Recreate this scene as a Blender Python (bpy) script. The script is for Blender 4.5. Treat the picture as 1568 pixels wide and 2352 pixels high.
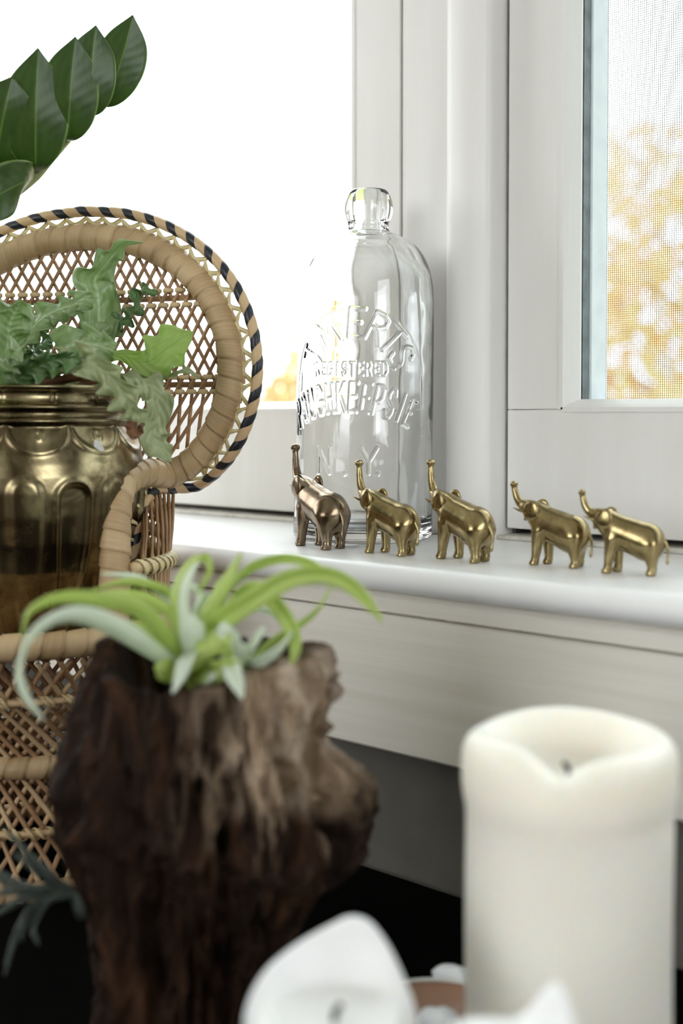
import bpy, math, random
import numpy as np
from mathutils import Vector, Matrix

# ------------------------------------------------------------------ camera, world, lights, exposure
scene = bpy.context.scene
for o in list(bpy.data.objects):
    bpy.data.objects.remove(o)
COL = scene.collection
rad = math.radians

F_PX = 2800.0                       # focal length for a 1568 x 2352 frame
PITCH, HEAD = rad(1.7), rad(48.2)
CX, CY = 784.0, 950 + F_PX * math.tan(PITCH)
CAM = np.array([0, -.772, .095])
RT = np.array([math.sin(HEAD), math.cos(HEAD), 0])
HZ = np.array([-math.cos(HEAD), math.sin(HEAD), 0])
FW = HZ * math.cos(PITCH) - np.array([0, 0, math.sin(PITCH)])
UP = np.cross(RT, FW)
ZV = np.array([0, 0, 1.0])

cd = bpy.data.cameras.new('camera')
cam = bpy.data.objects.new('camera', cd)
COL.objects.link(cam)
cd.sensor_fit = 'VERTICAL'
cd.sensor_height = 36
cd.lens = F_PX / 2352 * 36
cd.shift_y = -(1176 - CY) / 2352
cd.clip_start = .01
cam.matrix_world = Matrix(((RT[0], UP[0], -FW[0], CAM[0]), (RT[1], UP[1], -FW[1], CAM[1]),
                           (RT[2], UP[2], -FW[2], CAM[2]), (0, 0, 0, 1)))
cd.dof.use_dof = True
cd.dof.focus_distance = .875
cd.dof.aperture_fstop = 4.6
cd.dof.aperture_blades = 0
scene.camera = cam

world = bpy.data.worlds.new('overcast_sky')
scene.world = world
world.use_nodes = True
bg = world.node_tree.nodes['Background']
bg.inputs['Color'].default_value = (.93, .97, 1.0, 1)
bg.inputs['Strength'].default_value = 6.2

vs = scene.view_settings
vs.view_transform = 'Standard'
vs.look = 'None'
vs.exposure = 0.0
vs.gamma = 1.0
vs.use_curve_mapping = False
cy = scene.cycles
cy.use_denoising = True
cy.max_bounces = 10
cy.transmission_bounces = 10
cy.transparent_max_bounces = 16
cy.sample_clamp_indirect = 6.0
cy.caustics_refractive = True

# ------------------------------------------------------------------ helpers
def at(x, y, d):
    """point of the place seen at photo pixel (x, y), d metres along the viewing axis"""
    return CAM + (FW + RT * (x - CX) / F_PX - UP * (y - CY) / F_PX) * d
def spline(P, n, closed=False):
    P = np.asarray(P, float)
    m = len(P)
    if closed:
        Q = np.vstack([P[-1:], P, P[:2]])
        seg = m
    else:
        Q = np.vstack([2 * P[0] - P[1], P, 2 * P[-1] - P[-2]])
        seg = m - 1
    t = np.linspace(0, seg, n, endpoint=not closed)
    i = np.minimum(t.astype(int), seg - 1)
    f = (t - i)[:, None] if P.ndim > 1 else t - i
    a, b, c, d = Q[i], Q[i + 1], Q[i + 2], Q[i + 3]
    return .5 * (2 * b + (c - a) * f + (2 * a - 5 * b + 4 * c - d) * f ** 2 + (3 * b - a - 3 * c + d) * f ** 3)
def resample(P, n):
    P = np.asarray(P, float)
    L = np.r_[0, np.cumsum(np.linalg.norm(np.diff(P, axis=0), axis=1))]
    t = np.linspace(0, L[-1], n)
    return np.stack([np.interp(t, L, P[:, k]) for k in range(P.shape[1])], 1)
def plen(P):
    return np.linalg.norm(np.diff(P, axis=0), axis=1).sum()
def norm(v):
    return v / np.maximum(np.linalg.norm(v, axis=-1, keepdims=True), 1e-9)
def frames(P, hint=None):
    T = norm(np.gradient(P, axis=0))
    N = np.zeros_like(T)
    h = np.array(hint, float) if hint is not None else (np.array([0, 0, 1.]) if abs(T[0][2]) < .8 else np.array([1., 0, 0]))
    N[0] = norm(h - T[0] * (h @ T[0]))
    for i in range(1, len(P)):
        v = N[i - 1] - T[i] * (N[i - 1] @ T[i])
        N[i] = norm(v)
    return T, N, np.cross(T, N)

def _h(ix, iy, iz, s):
    n = (ix * 374761393 + iy * 668265263 + iz * 2147483647 + s * 1274126177) & 0xffffffff
    n = ((n ^ (n >> 13)) * 1274126177) & 0xffffffff
    return ((n ^ (n >> 16)) & 0xffff) / 65535.0
def vnoise(P, s=0):
    P = np.asarray(P, float)
    i = np.floor(P).astype(np.int64)
    f = P - i
    f = f * f * f * (f * (f * 6 - 15) + 10)
    r = 0
    for dx in (0, 1):
        for dy in (0, 1):
            for dz in (0, 1):
                w = (f[..., 0] if dx else 1 - f[..., 0]) * (f[..., 1] if dy else 1 - f[..., 1]) * (f[..., 2] if dz else 1 - f[..., 2])
                r = r + w * _h(i[..., 0] + dx, i[..., 1] + dy, i[..., 2] + dz, s)
    return r * 2 - 1
def fbm(P, o=4, s=0):
    a, r = 1.0, 0
    P = np.asarray(P, float)
    for k in range(o):
        r = r + a * vnoise(P, s + k)
        P = P * 2.03
        a *= .5
    return r
def sstep(a, b, x):
    t = np.clip((x - a) / (b - a), 0, 1)
    return t * t * (3 - 2 * t)

# -- objects
def props(o, label=None, cat=None, group=None, kind=None):
    if label: o['label'] = label
    if cat: o['category'] = cat
    if group: o['group'] = group
    if kind: o['kind'] = kind
    return o
def empty(name, loc=(0, 0, 0), label=None, cat=None, group=None, kind=None, parent=None):
    o = bpy.data.objects.new(name, None)
    o.empty_display_size = .02
    COL.objects.link(o)
    o.location = Vector([float(v) for v in loc])
    if parent: o.parent = parent
    return props(o, label, cat, group, kind)
def origin(o):
    p = np.zeros(3)
    while o is not None:
        p = p + np.array(o.location)
        o = o.parent
    return p
def mk(name, V, Fq, mat, parent=None, smooth=True, uv=None, local=False):
    V = np.asarray(V, float).reshape(-1, 3)
    off = np.zeros(3)
    if parent is not None and not local: off = origin(parent)
    me = bpy.data.meshes.new(name)
    W = V - off if not local else V
    if isinstance(Fq, np.ndarray):
        nf, k = Fq.shape
        me.vertices.add(len(W)); me.vertices.foreach_set('co', W.ravel())
        me.loops.add(nf * k); me.loops.foreach_set('vertex_index', Fq.astype(np.int32).ravel())
        me.polygons.add(nf); me.polygons.foreach_set('loop_start', np.arange(0, nf * k, k, dtype=np.int32))
        me.update(calc_edges=True)
    else:
        me.from_pydata([tuple(v) for v in W], [], [tuple(int(i) for i in f) for f in Fq])
    if uv is not None:
        li = np.zeros(len(me.loops), np.int32); me.loops.foreach_get('vertex_index', li)
        l = me.uv_layers.new(name='UVMap')
        l.data.foreach_set('uv', np.asarray(uv, np.float32)[li].ravel())
    if smooth:
        me.polygons.foreach_set('use_smooth', np.ones(len(me.polygons), bool))
    for m in (mat if isinstance(mat, (list, tuple)) else [mat]):
        me.materials.append(m)
    me.validate()
    me.update()
    o = bpy.data.objects.new(name, me)
    COL.objects.link(o)
    if parent is not None:
        o.parent = parent
    return o
def inst(src, parent, loc=None, rot=None):
    o = src.copy()
    COL.objects.link(o)
    o.parent = parent
    if loc is not None: o.location = Vector([float(v) for v in loc])
    if rot is not None: o.rotation_euler = rot
    return o
def gfaces(nu, nv, cu=False, cv=False):
    i = np.arange(nu if cu else nu - 1)[:, None]
    j = np.arange(nv if cv else nv - 1)[None, :]
    i2, j2 = (i + 1) % nu, (j + 1) % nv
    return np.stack([i * nv + j, i * nv + j2, i2 * nv + j2, i2 * nv + j], -1).reshape(-1, 4)
def box(x0, x1, y0, y1, z0, z1, bev=0.0):
    """verts, faces of a box with chamfered vertical/horizontal edges"""
    if bev <= 0:
        V = [(x, y, z) for x in (x0, x1) for y in (y0, y1) for z in (z0, z1)]
        return np.array(V), [(0, 1, 3, 2), (4, 6, 7, 5), (0, 4, 5, 1), (2, 3, 7, 6), (0, 2, 6, 4), (1, 5, 7, 3)]
    c = np.array([(x0 + x1) / 2, (y0 + y1) / 2, (z0 + z1) / 2]); h = np.array([x1 - x0, y1 - y0, z1 - z0]) / 2
    b = min(bev, h.min() * .9)
    V, idx = [], {}
    S = [(sx, sy, sz) for sx in (-1, 1) for sy in (-1, 1) for sz in (-1, 1)]
    for s in S:
        for a in range(3):
            p = h - b; p = p.copy(); p[a] = h[a]
            idx[(s, a)] = len(V); V.append(c + p * np.array(s))
    Fs = []
    for a in range(3):
        o = [k for k in range(3) if k != a]
        for sg in (-1, 1):
            q = []
            for (u, v) in ((-1, -1), (1, -1), (1, 1), (-1, 1)):
                s = [0, 0, 0]; s[a] = sg; s[o[0]] = u; s[o[1]] = v
                q.append(idx[(tuple(s), a)])
            Fs.append(q)
    for a in range(3):
        o = [k for k in range(3) if k != a]
        for u in (-1, 1):
            for v in (-1, 1):
                q = []
                for (w, ax) in ((-1, o[0]), (1, o[0]), (1, o[1]), (-1, o[1])):
                    s = [0, 0, 0]; s[a] = w; s[o[0]] = u; s[o[1]] = v
                    q.append(idx[(tuple(s), ax)])
                Fs.append(q)
    for s in S:
        Fs.append([idx[(s, a)] for a in range(3)])
    V = np.array(V)
    out = []
    for f in Fs:
        P = V[f]
        n = np.cross(P[1] - P[0], P[2] - P[0])
        out.append(tuple(f) if n @ (P.mean(0) - c) > 0 else tuple(f[::-1]))
    return V, out
def join(parts):
    V, Fs, n = [], [], 0
    for v, f in parts:
        v = np.asarray(v).reshape(-1, 3)
        V.append(v); Fs += [tuple(int(i) + n for i in q) for q in f]; n += len(v)
    return np.vstack(V), Fs
def extrude(poly, a0, a1, axis):
    """closed polygon (2-D list) swept along axis 'x' or 'z'; poly coords are the other two axes"""
    p = np.array(poly, float); n = len(p)
    def put(a):
        if axis == 'x': return np.stack([np.full(n, a), p[:, 0], p[:, 1]], 1)
        return np.stack([p[:, 0], p[:, 1], np.full(n, a)], 1)
    V = np.vstack([put(a0), put(a1)])
    Fs = [(i, (i + 1) % n, n + (i + 1) % n, n + i) for i in range(n)] + [tuple(range(n))[::-1], tuple(range(n, 2 * n))]
    return V, Fs
def tube(P, r, k=12, hint=None, cap=True, uvlen=None, prof=None):
    P = np.asarray(P, float); n = len(P)
    r = np.broadcast_to(np.asarray(r, float), (n,)) if np.ndim(r) < 2 else np.asarray(r)
    T, N, B = frames(P, hint)
    a = np.linspace(0, 2 * np.pi, k + 1)
    rr = r[:, None] * np.ones(k + 1) if r.ndim == 1 else r
    V = P[:, None] + rr[..., None] * (np.cos(a)[None, :, None] * N[:, None] + np.sin(a)[None, :, None] * B[:, None])
    s = np.r_[0, np.cumsum(np.linalg.norm(np.diff(P, axis=0), axis=1))]
    uv = np.stack(np.broadcast_arrays(s[:, None], (a / (2 * np.pi))[None, :]), -1).reshape(-1, 2)
    Fq = gfaces(n, k + 1)[:, ::-1]
    V = V.reshape(-1, 3)
    Fs = [tuple(f) for f in Fq]
    if cap:
        V = np.vstack([V, P[:1], P[-1:]]); uv = np.vstack([uv, uv[:1], uv[-1:]])
        c0, c1 = n * (k + 1), n * (k + 1) + 1
        for j in range(k):
            Fs.append((c0, j, j + 1)); Fs.append((c1, (n - 1) * (k + 1) + j + 1, (n - 1) * (k + 1) + j))
    return V, Fs, uv
def lathe(prof, k, center, ang0=0):
    pr = np.asarray(prof, float)
    a = np.linspace(0, 2 * np.pi, k, endpoint=False) + ang0
    V = np.stack([center[0] + pr[:, :1] * np.cos(a), center[1] + pr[:, :1] * np.sin(a), center[2] + np.repeat(pr[:, 1:2], k, 1)], -1)
    return V.reshape(-1, 3), gfaces(len(pr), k, cv=True)

# -- materials
def nodes(name):
    m = bpy.data.materials.new(name)
    m.use_nodes = True
    nt = m.node_tree
    return m, nt, nt.nodes['Principled BSDF']
def col4(c): return (*c, 1.0)
def N(nt, t, **kw):
    n = nt.nodes.new(t)
    for k, v in kw.items():
        if k.startswith('i_'):
            n.inputs[k[2:].replace('_', ' ')].default_value = v
        else:
            setattr(n, k, v)
    return n
def coords(nt, kind='Object', scale=(1, 1, 1)):
    tc = N(nt, 'ShaderNodeTexCoord')
    mp = N(nt, 'ShaderNodeMapping')
    mp.inputs['Scale'].default_value = scale
    nt.links.new(tc.outputs[kind], mp.inputs['Vector'])
    return mp.outputs['Vector']
def ramp(nt, fac, stops):
    r = N(nt, 'ShaderNodeValToRGB')
    e = r.color_ramp.elements
    while len(e) > 1: e.remove(e[-1])
    e[0].position = stops[0][0]; e[0].color = col4(stops[0][1])
    for p, c in stops[1:]:
        x = e.new(p); x.color = col4(c)
    nt.links.new(fac, r.inputs['Fac'])
    return r.outputs['Color']
def noise(nt, vec, scale, detail=4, rough=.55, dist=0.0):
    n = N(nt, 'ShaderNodeTexNoise')
    n.inputs['Scale'].default_value = scale; n.inputs['Detail'].default_value = detail
    n.inputs['Roughness'].default_value = rough; n.inputs['Distortion'].default_value = dist
    nt.links.new(vec, n.inputs['Vector'])
    return n.outputs['Fac']
def bump(nt, fac, bs, strength=.3, dist=.001, prev=None):
    b = N(nt, 'ShaderNodeBump')
    b.inputs['Strength'].default_value = strength; b.inputs['Distance'].default_value = dist
    nt.links.new(fac, b.inputs['Height'])
    if prev is not None: nt.links.new(prev, b.inputs['Normal'])
    if bs is not None: nt.links.new(b.outputs['Normal'], bs.inputs['Normal'])
    return b.outputs['Normal']
def mixc(nt, fac, a, b, mode='MIX'):
    m = N(nt, 'ShaderNodeMix', data_type='RGBA', blend_type=mode)
    for s, v in ((0, fac), (6, a), (7, b)):
        if isinstance(v, (int, float)): m.inputs[s].default_value = v
        elif isinstance(v, tuple): m.inputs[s].default_value = col4(v)
        else: nt.links.new(v, m.inputs[s])
    return m.outputs[2]
def basic(name, stops, scale=20, rough=.5, metal=0.0, bstr=.15, bdist=.0005, stretch=(1, 1, 1), detail=4, bscale=None, kind='Object', **kw):
    m, nt, bs = nodes(name)
    v = coords(nt, kind, stretch)
    f = noise(nt, v, scale, detail)
    nt.links.new(ramp(nt, f, stops), bs.inputs['Base Color'])
    bs.inputs['Roughness'].default_value = rough
    bs.inputs['Metallic'].default_value = metal
    if bstr:
        bump(nt, noise(nt, v, bscale, 4) if bscale else f, bs, bstr, bdist)
    for k, val in kw.items():
        bs.inputs[k.replace('_', ' ')].default_value = val
    return m

M = {}
M['paint'] = basic('white_gloss_paint', [(.3, (.74, .725, .69)), (.7, (.79, .78, .75))], 6, .38, 0, .12, .0006, (6, 6, .7), bscale=30)
M['sill'] = basic('white_sill_paint', [(.3, (.86, .86, .86)), (.7, (.90, .90, .90))], 9, .32, 0, .1, .0005, (1, 6, 6), bscale=40)
M['apron'] = basic('brushed_off_white_paint', [(.3, (.74, .70, .62)), (.7, (.82, .79, .71))], 14, .5, 0, .5, .0006, (.35, 9, 9), bscale=22)
M['grime'] = basic('grimy_paint', [(.35, (.45, .42, .37)), (.55, (.66, .64, .59))], 60, .6, 0, .4, .0006)
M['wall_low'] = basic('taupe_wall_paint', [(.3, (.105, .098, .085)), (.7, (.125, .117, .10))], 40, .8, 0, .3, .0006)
M['wall'] = basic('warm_wall_paint', [(.3, (.42, .37, .31)), (.7, (.46, .41, .35))], 8, .85, 0, .1)
M['floor'] = basic('oak_floor', [(.3, (.19, .115, .06)), (.7, (.27, .17, .09))], 5, .45, 0, .1, .0005, (.5, 8, 8))
M['ceil'] = basic('ceiling_white', [(.3, (.78, .77, .75)), (.7, (.8, .79, .77))], 8, .9, 0, .1)
M['gasket'] = basic('dark_rubber_gasket', [(.3, (.05, .07, .072)), (.7, (.16, .20, .21))], 60, .5, 0, .2)
M['alu'] = basic('pale_aluminium', [(.3, (.68, .72, .76)), (.7, (.78, .82, .85))], 60, .4, 0, .1)
M['screen'] = basic('grey_screen_wire', [(.3, (.20, .20, .20)), (.7, (.26, .26, .26))], 60, .5, .4, 0)
M['black'] = basic('black_stained_wood', [(.3, (.0015, .0014, .0013)), (.7, (.003, .0026, .0024))], 12, .95, 0, .1, Specular_IOR_Level=.02)

def pane_mat(name):
    m, nt, bs = nodes(name)
    nt.nodes.remove(bs)
    out = nt.nodes['Material Output']
    tr = N(nt, 'ShaderNodeBsdfTransparent'); tr.inputs['Color'].default_value = (.95, .97, .965, 1)
    gl = N(nt, 'ShaderNodeBsdfGlossy'); gl.inputs['Roughness'].default_value = .02
    mx = N(nt, 'ShaderNodeMixShader'); mx.inputs[0].default_value = .035
    nt.links.new(tr.outputs[0], mx.inputs[1]); nt.links.new(gl.outputs[0], mx.inputs[2])
    nt.links.new(mx.outputs[0], out.inputs['Surface'])
    return m
M['pane'] = pane_mat('window_glass')

def bottle_mat():
    m, nt, bs = nodes('clear_antique_glass')
    bs.inputs['Base Color'].default_value = (.965, .972, .968, 1)
    bs.inputs['Transmission Weight'].default_value = 1
    bs.inputs['IOR'].default_value = 1.51
    v = coords(nt, 'Object', (1, 1, .45))
    r = ramp(nt, noise(nt, v, 26, 5, .65), [(.5, (.0, .0, .0)), (.75, (.16, .16, .16))])
    nt.links.new(r, bs.inputs['Roughness'])
    bump(nt, noise(nt, v, 55, 3), bs, .06, .0006)
    return m
M['bottle'] = bottle_mat()

def brass(name, c0, c1, c2, rough=.26, sc=26.0, spots=False, dark_low=None):
    m, nt, bs = nodes(name)
    v = coords(nt, 'Object')
    f = noise(nt, v, sc, 5, .6, .6)
    c = ramp(nt, f, [(.42 if spots else .28, c0), (.55 if spots else .5, c1), (.75, c2)])
    bs.inputs['Metallic'].default_value = 1
    rr = ramp(nt, noise(nt, v, sc * 1.7, 4), [(.3, (rough * .8,) * 3), (.75, (rough * 1.6,) * 3)])
    nt.links.new(rr, bs.inputs['Roughness'])
    if spots:
        wv = N(nt, 'ShaderNodeTexNoise'); wv.inputs['Scale'].default_value = 60; nt.links.new(v, wv.inputs['Vector'])
        ad = N(nt, 'ShaderNodeVectorMath', operation='MULTIPLY_ADD'); nt.links.new(wv.outputs['Color'], ad.inputs[0]); ad.inputs[1].default_value = (.012,) * 3; nt.links.new(v, ad.inputs[2])
        w = N(nt, 'ShaderNodeTexVoronoi'); w.inputs['Scale'].default_value = 75
        nt.links.new(ad.outputs[0], w.inputs['Vector'])
        near = N(nt, 'ShaderNodeMath', operation='LESS_THAN'); nt.links.new(w.outputs['Distance'], near.inputs[0]); near.inputs[1].default_value = .34
        sc_ = N(nt, 'ShaderNodeSeparateColor'); nt.links.new(w.outputs['Color'], sc_.inputs[0])
        few = N(nt, 'ShaderNodeMath', operation='GREATER_THAN'); nt.links.new(sc_.outputs[0], few.inputs[0]); few.inputs[1].default_value = .94
        spn = N(nt, 'ShaderNodeMath', operation='MULTIPLY'); nt.links.new(near.outputs[0], spn.inputs[0]); nt.links.new(few.outputs[0], spn.inputs[1])
        sp = spn.outputs[0]
        # only a few cells carry a dried lime spot
        c = mixc(nt, sp, c, (.72, .70, .68))
        inv = N(nt, 'ShaderNodeMath', operation='SUBTRACT'); inv.inputs[0].default_value = 1; nt.links.new(sp, inv.inputs[1])
        nt.links.new(inv.outputs[0], bs.inputs['Metallic'])
    nt.links.new(c, bs.inputs['Base Color'])
    bump(nt, f, bs, .12, .0008)
    return m
M['brass'] = brass('polished_brass', (.20, .145, .07), (.34, .265, .13), (.45, .365, .20), .2, 4.0)
M['brass_dark'] = brass('dark_worn_brass', (.13, .09, .058), (.22, .165, .11), (.33, .265, .185), .2, 4.0)
M['brass_pot'] = brass('aged_brass', (.13, .10, .055), (.33, .275, .155), (.50, .44, .28), .24, 22, True)

def cane_mat(name, a, b, rough=.55, sc=(40, 900), tr=0.0):
    m, nt, bs = nodes(name)
    v = coords(nt, 'UV', (sc[0], sc[1] * .02, 1))
    f = noise(nt, v, 5, 4, .6)
    nt.links.new(ramp(nt, f, [(.3, a), (.7, b)]), bs.inputs['Base Color'])
    bs.inputs['Roughness'].default_value = rough
    bump(nt, f, bs, .25, .0004)
    return m
M['cane'] = basic('brown_cane', [(.3, (.26, .135, .062)), (.7, (.45, .27, .14))], 30, .42, 0, .15, .0003, (1, 1, 3))
def wrap_mat():
    '''UV x counts turns of the tape, y runs once round the core'''
    m, nt, bs = nodes('wrapped_rattan')
    tc = N(nt, 'ShaderNodeTexCoord'); sp = N(nt, 'ShaderNodeSeparateXYZ'); nt.links.new(tc.outputs['UV'], sp.inputs[0])
    ph = N(nt, 'ShaderNodeMath', operation='MULTIPLY_ADD'); nt.links.new(sp.outputs['Y'], ph.inputs[0]); ph.inputs[1].default_value = .9; nt.links.new(sp.outputs['X'], ph.inputs[2])
    fl = N(nt, 'ShaderNodeMath', operation='FLOOR'); nt.links.new(ph.outputs[0], fl.inputs[0])
    wn = N(nt, 'ShaderNodeTexWhiteNoise', noise_dimensions='1D'); nt.links.new(fl.outputs[0], wn.inputs['W'])
    cb = N(nt, 'ShaderNodeCombineXYZ'); nt.links.new(ph.outputs[0], cb.inputs[0]); nt.links.new(sp.outputs['Y'], cb.inputs[1])
    mp = N(nt, 'ShaderNodeMapping'); mp.inputs['Scale'].default_value = (13, 1.6, 1); nt.links.new(cb.outputs[0], mp.inputs['Vector'])
    f = noise(nt, mp.outputs[0], 1.0, 5, .65)
    c = ramp(nt, f, [(.28, (.30, .185, .085)), (.5, (.50, .345, .18)), (.72, (.66, .49, .28))])
    c = mixc(nt, .55, c, ramp(nt, wn.outputs['Value'], [(0, (.36, .235, .115)), (1, (.60, .44, .25))]))
    nt.links.new(c, bs.inputs['Base Color'])
    bs.inputs['Roughness'].default_value = .48
    bump(nt, f, bs, .3, .0005)
    return m
M['wrap'] = wrap_mat()
M['tan'] = cane_mat('tan_rattan_tape', (.50, .33, .17), (.66, .48, .28), .45, (200, 900))
M['navy'] = basic('black_dyed_rattan_tape', [(.3, (.008, .009, .014)), (.7, (.018, .02, .03))], 60, .38, 0, .1)
M['lace'] = basic('pale_yellow_cane', [(.3, (.66, .55, .27)), (.7, (.78, .68, .40))], 40, .45, 0, .1)
M['knot'] = basic('straw_binding', [(.3, (.50, .36, .18)), (.7, (.68, .52, .29))], 90, .5, 0, .1)

def leaf_mat(name, stops, scale, rough=.35, vein=None, trans=.35, tcol=(.3, .6, .08), bstr=.3, across=1.0):
    """UV: x along the leaf 0-1, y across -1..1"""
    m, nt, bs = nodes(name)
    tc = N(nt, 'ShaderNodeTexCoord')
    sp = N(nt, 'ShaderNodeSeparateXYZ'); nt.links.new(tc.outputs['UV'], sp.inputs[0])
    f = noise(nt, coords(nt, 'UV', (scale, scale * across, 1)), 1.0, 4, .6)
    c = ramp(nt, f, stops)
    ab = N(nt, 'ShaderNodeMath', operation='ABSOLUTE'); nt.links.new(sp.outputs['Y'], ab.inputs[0])
    if vein:
        vr = ramp(nt, ab.outputs[0], [(0.0, (1, 1, 1)), (vein[1], (0, 0, 0))])
        c = mixc(nt, vr, c, vein[0])
        if len(vein) > 2:      # pale margin
            er = ramp(nt, ab.outputs[0], [(.93, (0, 0, 0)), (.99, (1, 1, 1))])
            c = mixc(nt, er, c, vein[2])
    nt.links.new(c, bs.inputs['Base Color'])
    bs.inputs['Roughness'].default_value = rough
    # side veins: a wave along u bent by |v|
    cb = N(nt, 'ShaderNodeMath', operation='MULTIPLY_ADD'); nt.links.new(ab.outputs[0], cb.inputs[0]); cb.inputs[1].default_value = -.16
    nt.links.new(sp.outputs['X'], cb.inputs[2])
    sn = N(nt, 'ShaderNodeMath', operation='MULTIPLY'); nt.links.new(cb.outputs[0], sn.inputs[0]); sn.inputs[1].default_value = 70
    s2 = N(nt, 'ShaderNodeMath', operation='SINE'); nt.links.new(sn.outputs[0], s2.inputs[0])
    bump(nt, s2.outputs[0], bs, bstr, .0006)
    out = nt.nodes['Material Output']
    tl = N(nt, 'ShaderNodeBsdfTranslucent')
    tcx = mixc(nt, .75, c, tcol)
    nt.links.new(tcx, tl.inputs['Color'])
    mx = N(nt, 'ShaderNodeMixShader'); mx.inputs[0].default_value = trans
    nt.links.new(bs.outputs[0], mx.inputs[1]); nt.links.new(tl.outputs[0], mx.inputs[2])
    nt.links.new(mx.outputs[0], out.inputs['Surface'])
    return m
M['zz'] = leaf_mat('glossy_dark_leaf', [(.3, (.028, .066, .010)), (.7, (.055, .112, .016))], 5, .33, ((.15, .25, .05), .045, (.24, .36, .09)), .2, (.12, .26, .015), .05)
M['zz_stem'] = basic('pale_green_stem', [(.3, (.30, .34, .14)), (.7, (.42, .45, .22))], 30, .5, 0, .1)
M['fern'] = leaf_mat('crisp_fern_leaf', [(.3, (.21, .31, .125)), (.7, (.46, .55, .33))], 6, .28, ((.58, .68, .48), .10), .4, (.44, .66, .20), .5)
M['fern_light'] = leaf_mat('young_fern_leaf', [(.3, (.36, .48, .13)), (.7, (.54, .64, .26))], 6, .4, ((.30, .48, .12), .08), .5, (.50, .78, .16), .5)
M['fern_pale'] = leaf_mat('faded_fern_leaf', [(.3, (.33, .39, .18)), (.7, (.56, .60, .38))], 7, .36, ((.50, .55, .34), .09), .35, (.45, .55, .2), .6)
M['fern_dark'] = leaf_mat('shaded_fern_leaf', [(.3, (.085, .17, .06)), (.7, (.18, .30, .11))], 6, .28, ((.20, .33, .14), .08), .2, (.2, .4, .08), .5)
M['brown_leaf'] = basic('dry_brown_leaf', [(.3, (.09, .035, .012)), (.7, (.26, .12, .05))], 90, .6, 0, .5, .002)
M['air'] = leaf_mat('air_plant_leaf', [(.3, (.42, .55, .09)), (.7, (.62, .70, .27))], 4, .5, None, .3, (.55, .8, .12), .05)
M['air_white'] = leaf_mat('silvery_air_plant_leaf', [(.3, (.74, .82, .68)), (.7, (.88, .92, .84))], 4, .55, None, .3, (.7, .85, .5), .05)
M['air_grey'] = leaf_mat('shaded_grey_green_leaf', [(.3, (.04, .05, .042)), (.7, (.085, .10, .085))], 4, .5, None, .1, (.04, .06, .04), .05)  # deep shade on the second plant is put into this dark colour
M['soil'] = basic('dark_soil', [(.3, (.02, .012, .007)), (.7, (.06, .035, .02))], 120, .9, 0, 1, .004)
M['terracotta'] = basic('terracotta', [(.3, (.38, .16, .08)), (.7, (.48, .22, .12))], 20, .8, 0, .2)

def wood_mat():
    m, nt, bs = nodes('weathered_driftwood')
    v = coords(nt, 'Object', (1, 1, .28))
    f = noise(nt, v, 60, 6, .65, .8)
    g = noise(nt, coords(nt, 'Object', (1, 1, .5)), 13, 3, .5)
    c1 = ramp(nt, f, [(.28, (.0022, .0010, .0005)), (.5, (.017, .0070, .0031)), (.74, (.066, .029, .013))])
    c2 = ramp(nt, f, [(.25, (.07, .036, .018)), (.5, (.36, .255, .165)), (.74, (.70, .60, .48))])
    at_ = N(nt, 'ShaderNodeAttribute', attribute_name='window_lit_bleach')  # mask of weathered wood and painted window light
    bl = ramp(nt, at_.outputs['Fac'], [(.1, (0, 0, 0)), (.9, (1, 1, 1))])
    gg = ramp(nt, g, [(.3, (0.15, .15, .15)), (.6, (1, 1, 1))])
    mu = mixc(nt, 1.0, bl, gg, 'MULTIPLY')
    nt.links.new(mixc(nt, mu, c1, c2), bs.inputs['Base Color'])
    bs.inputs['Roughness'].default_value = .8
    bs.inputs['Specular IOR Level'].default_value = .18
    n1 = bump(nt, f, None, .8, .004)
    bump(nt, noise(nt, v, 220, 4, .6), bs, .4, .001, n1)
    return m
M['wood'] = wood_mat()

def wax_mat(name, c, rad_=(.012, .010, .007), sc=.9):
    m, nt, bs = nodes(name)
    v = coords(nt, 'Object')
    nt.links.new(ramp(nt, noise(nt, v, 16, 3), [(.3, c), (.7, tuple(min(1, x * 1.03) for x in c))]), bs.inputs['Base Color'])
    bs.inputs['Subsurface Weight'].default_value = sc
    bs.inputs['Subsurface Radius'].default_value = rad_
    bs.inputs['Subsurface Scale'].default_value = 1.0
    bs.inputs['Roughness'].default_value = .42
    bump(nt, noise(nt, v, 45, 2), bs, .05, .001)
    return m
M['wax'] = wax_mat('ivory_wax', (.90, .87, .79))
M['wax_white'] = wax_mat('white_wax', (.86, .86, .85), (.008, .008, .007))
M['wick'] = basic('charred_wick', [(.3, (.01, .01, .01)), (.7, (.04, .035, .03))], 200, .9, 0, .5)
M['dish'] = basic('brown_dish_glaze', [(.3, (.22, .11, .06)), (.7, (.30, .16, .09))], 30, .4, 0, .1)
M['dish_rim'] = basic('pale_dish_rim', [(.3, (.55, .57, .52)), (.7, (.65, .67, .62))], 30, .4, 0, .1)
M['pebble'] = basic('white_pebble', [(.3, (.66, .67, .68)), (.7, (.80, .81, .82))], 30, .4, 0, .1)
M['lawn'] = basic('lawn', [(.3, (.16, .22, .06)), (.7, (.25, .30, .09))], 2, .9, 0, .3, .01)
M['bark'] = basic('tree_bark', [(.3, (.30, .24, .18)), (.7, (.42, .35, .28))], 12, .9, 0, .8, .02, (1, 1, .2))
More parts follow.
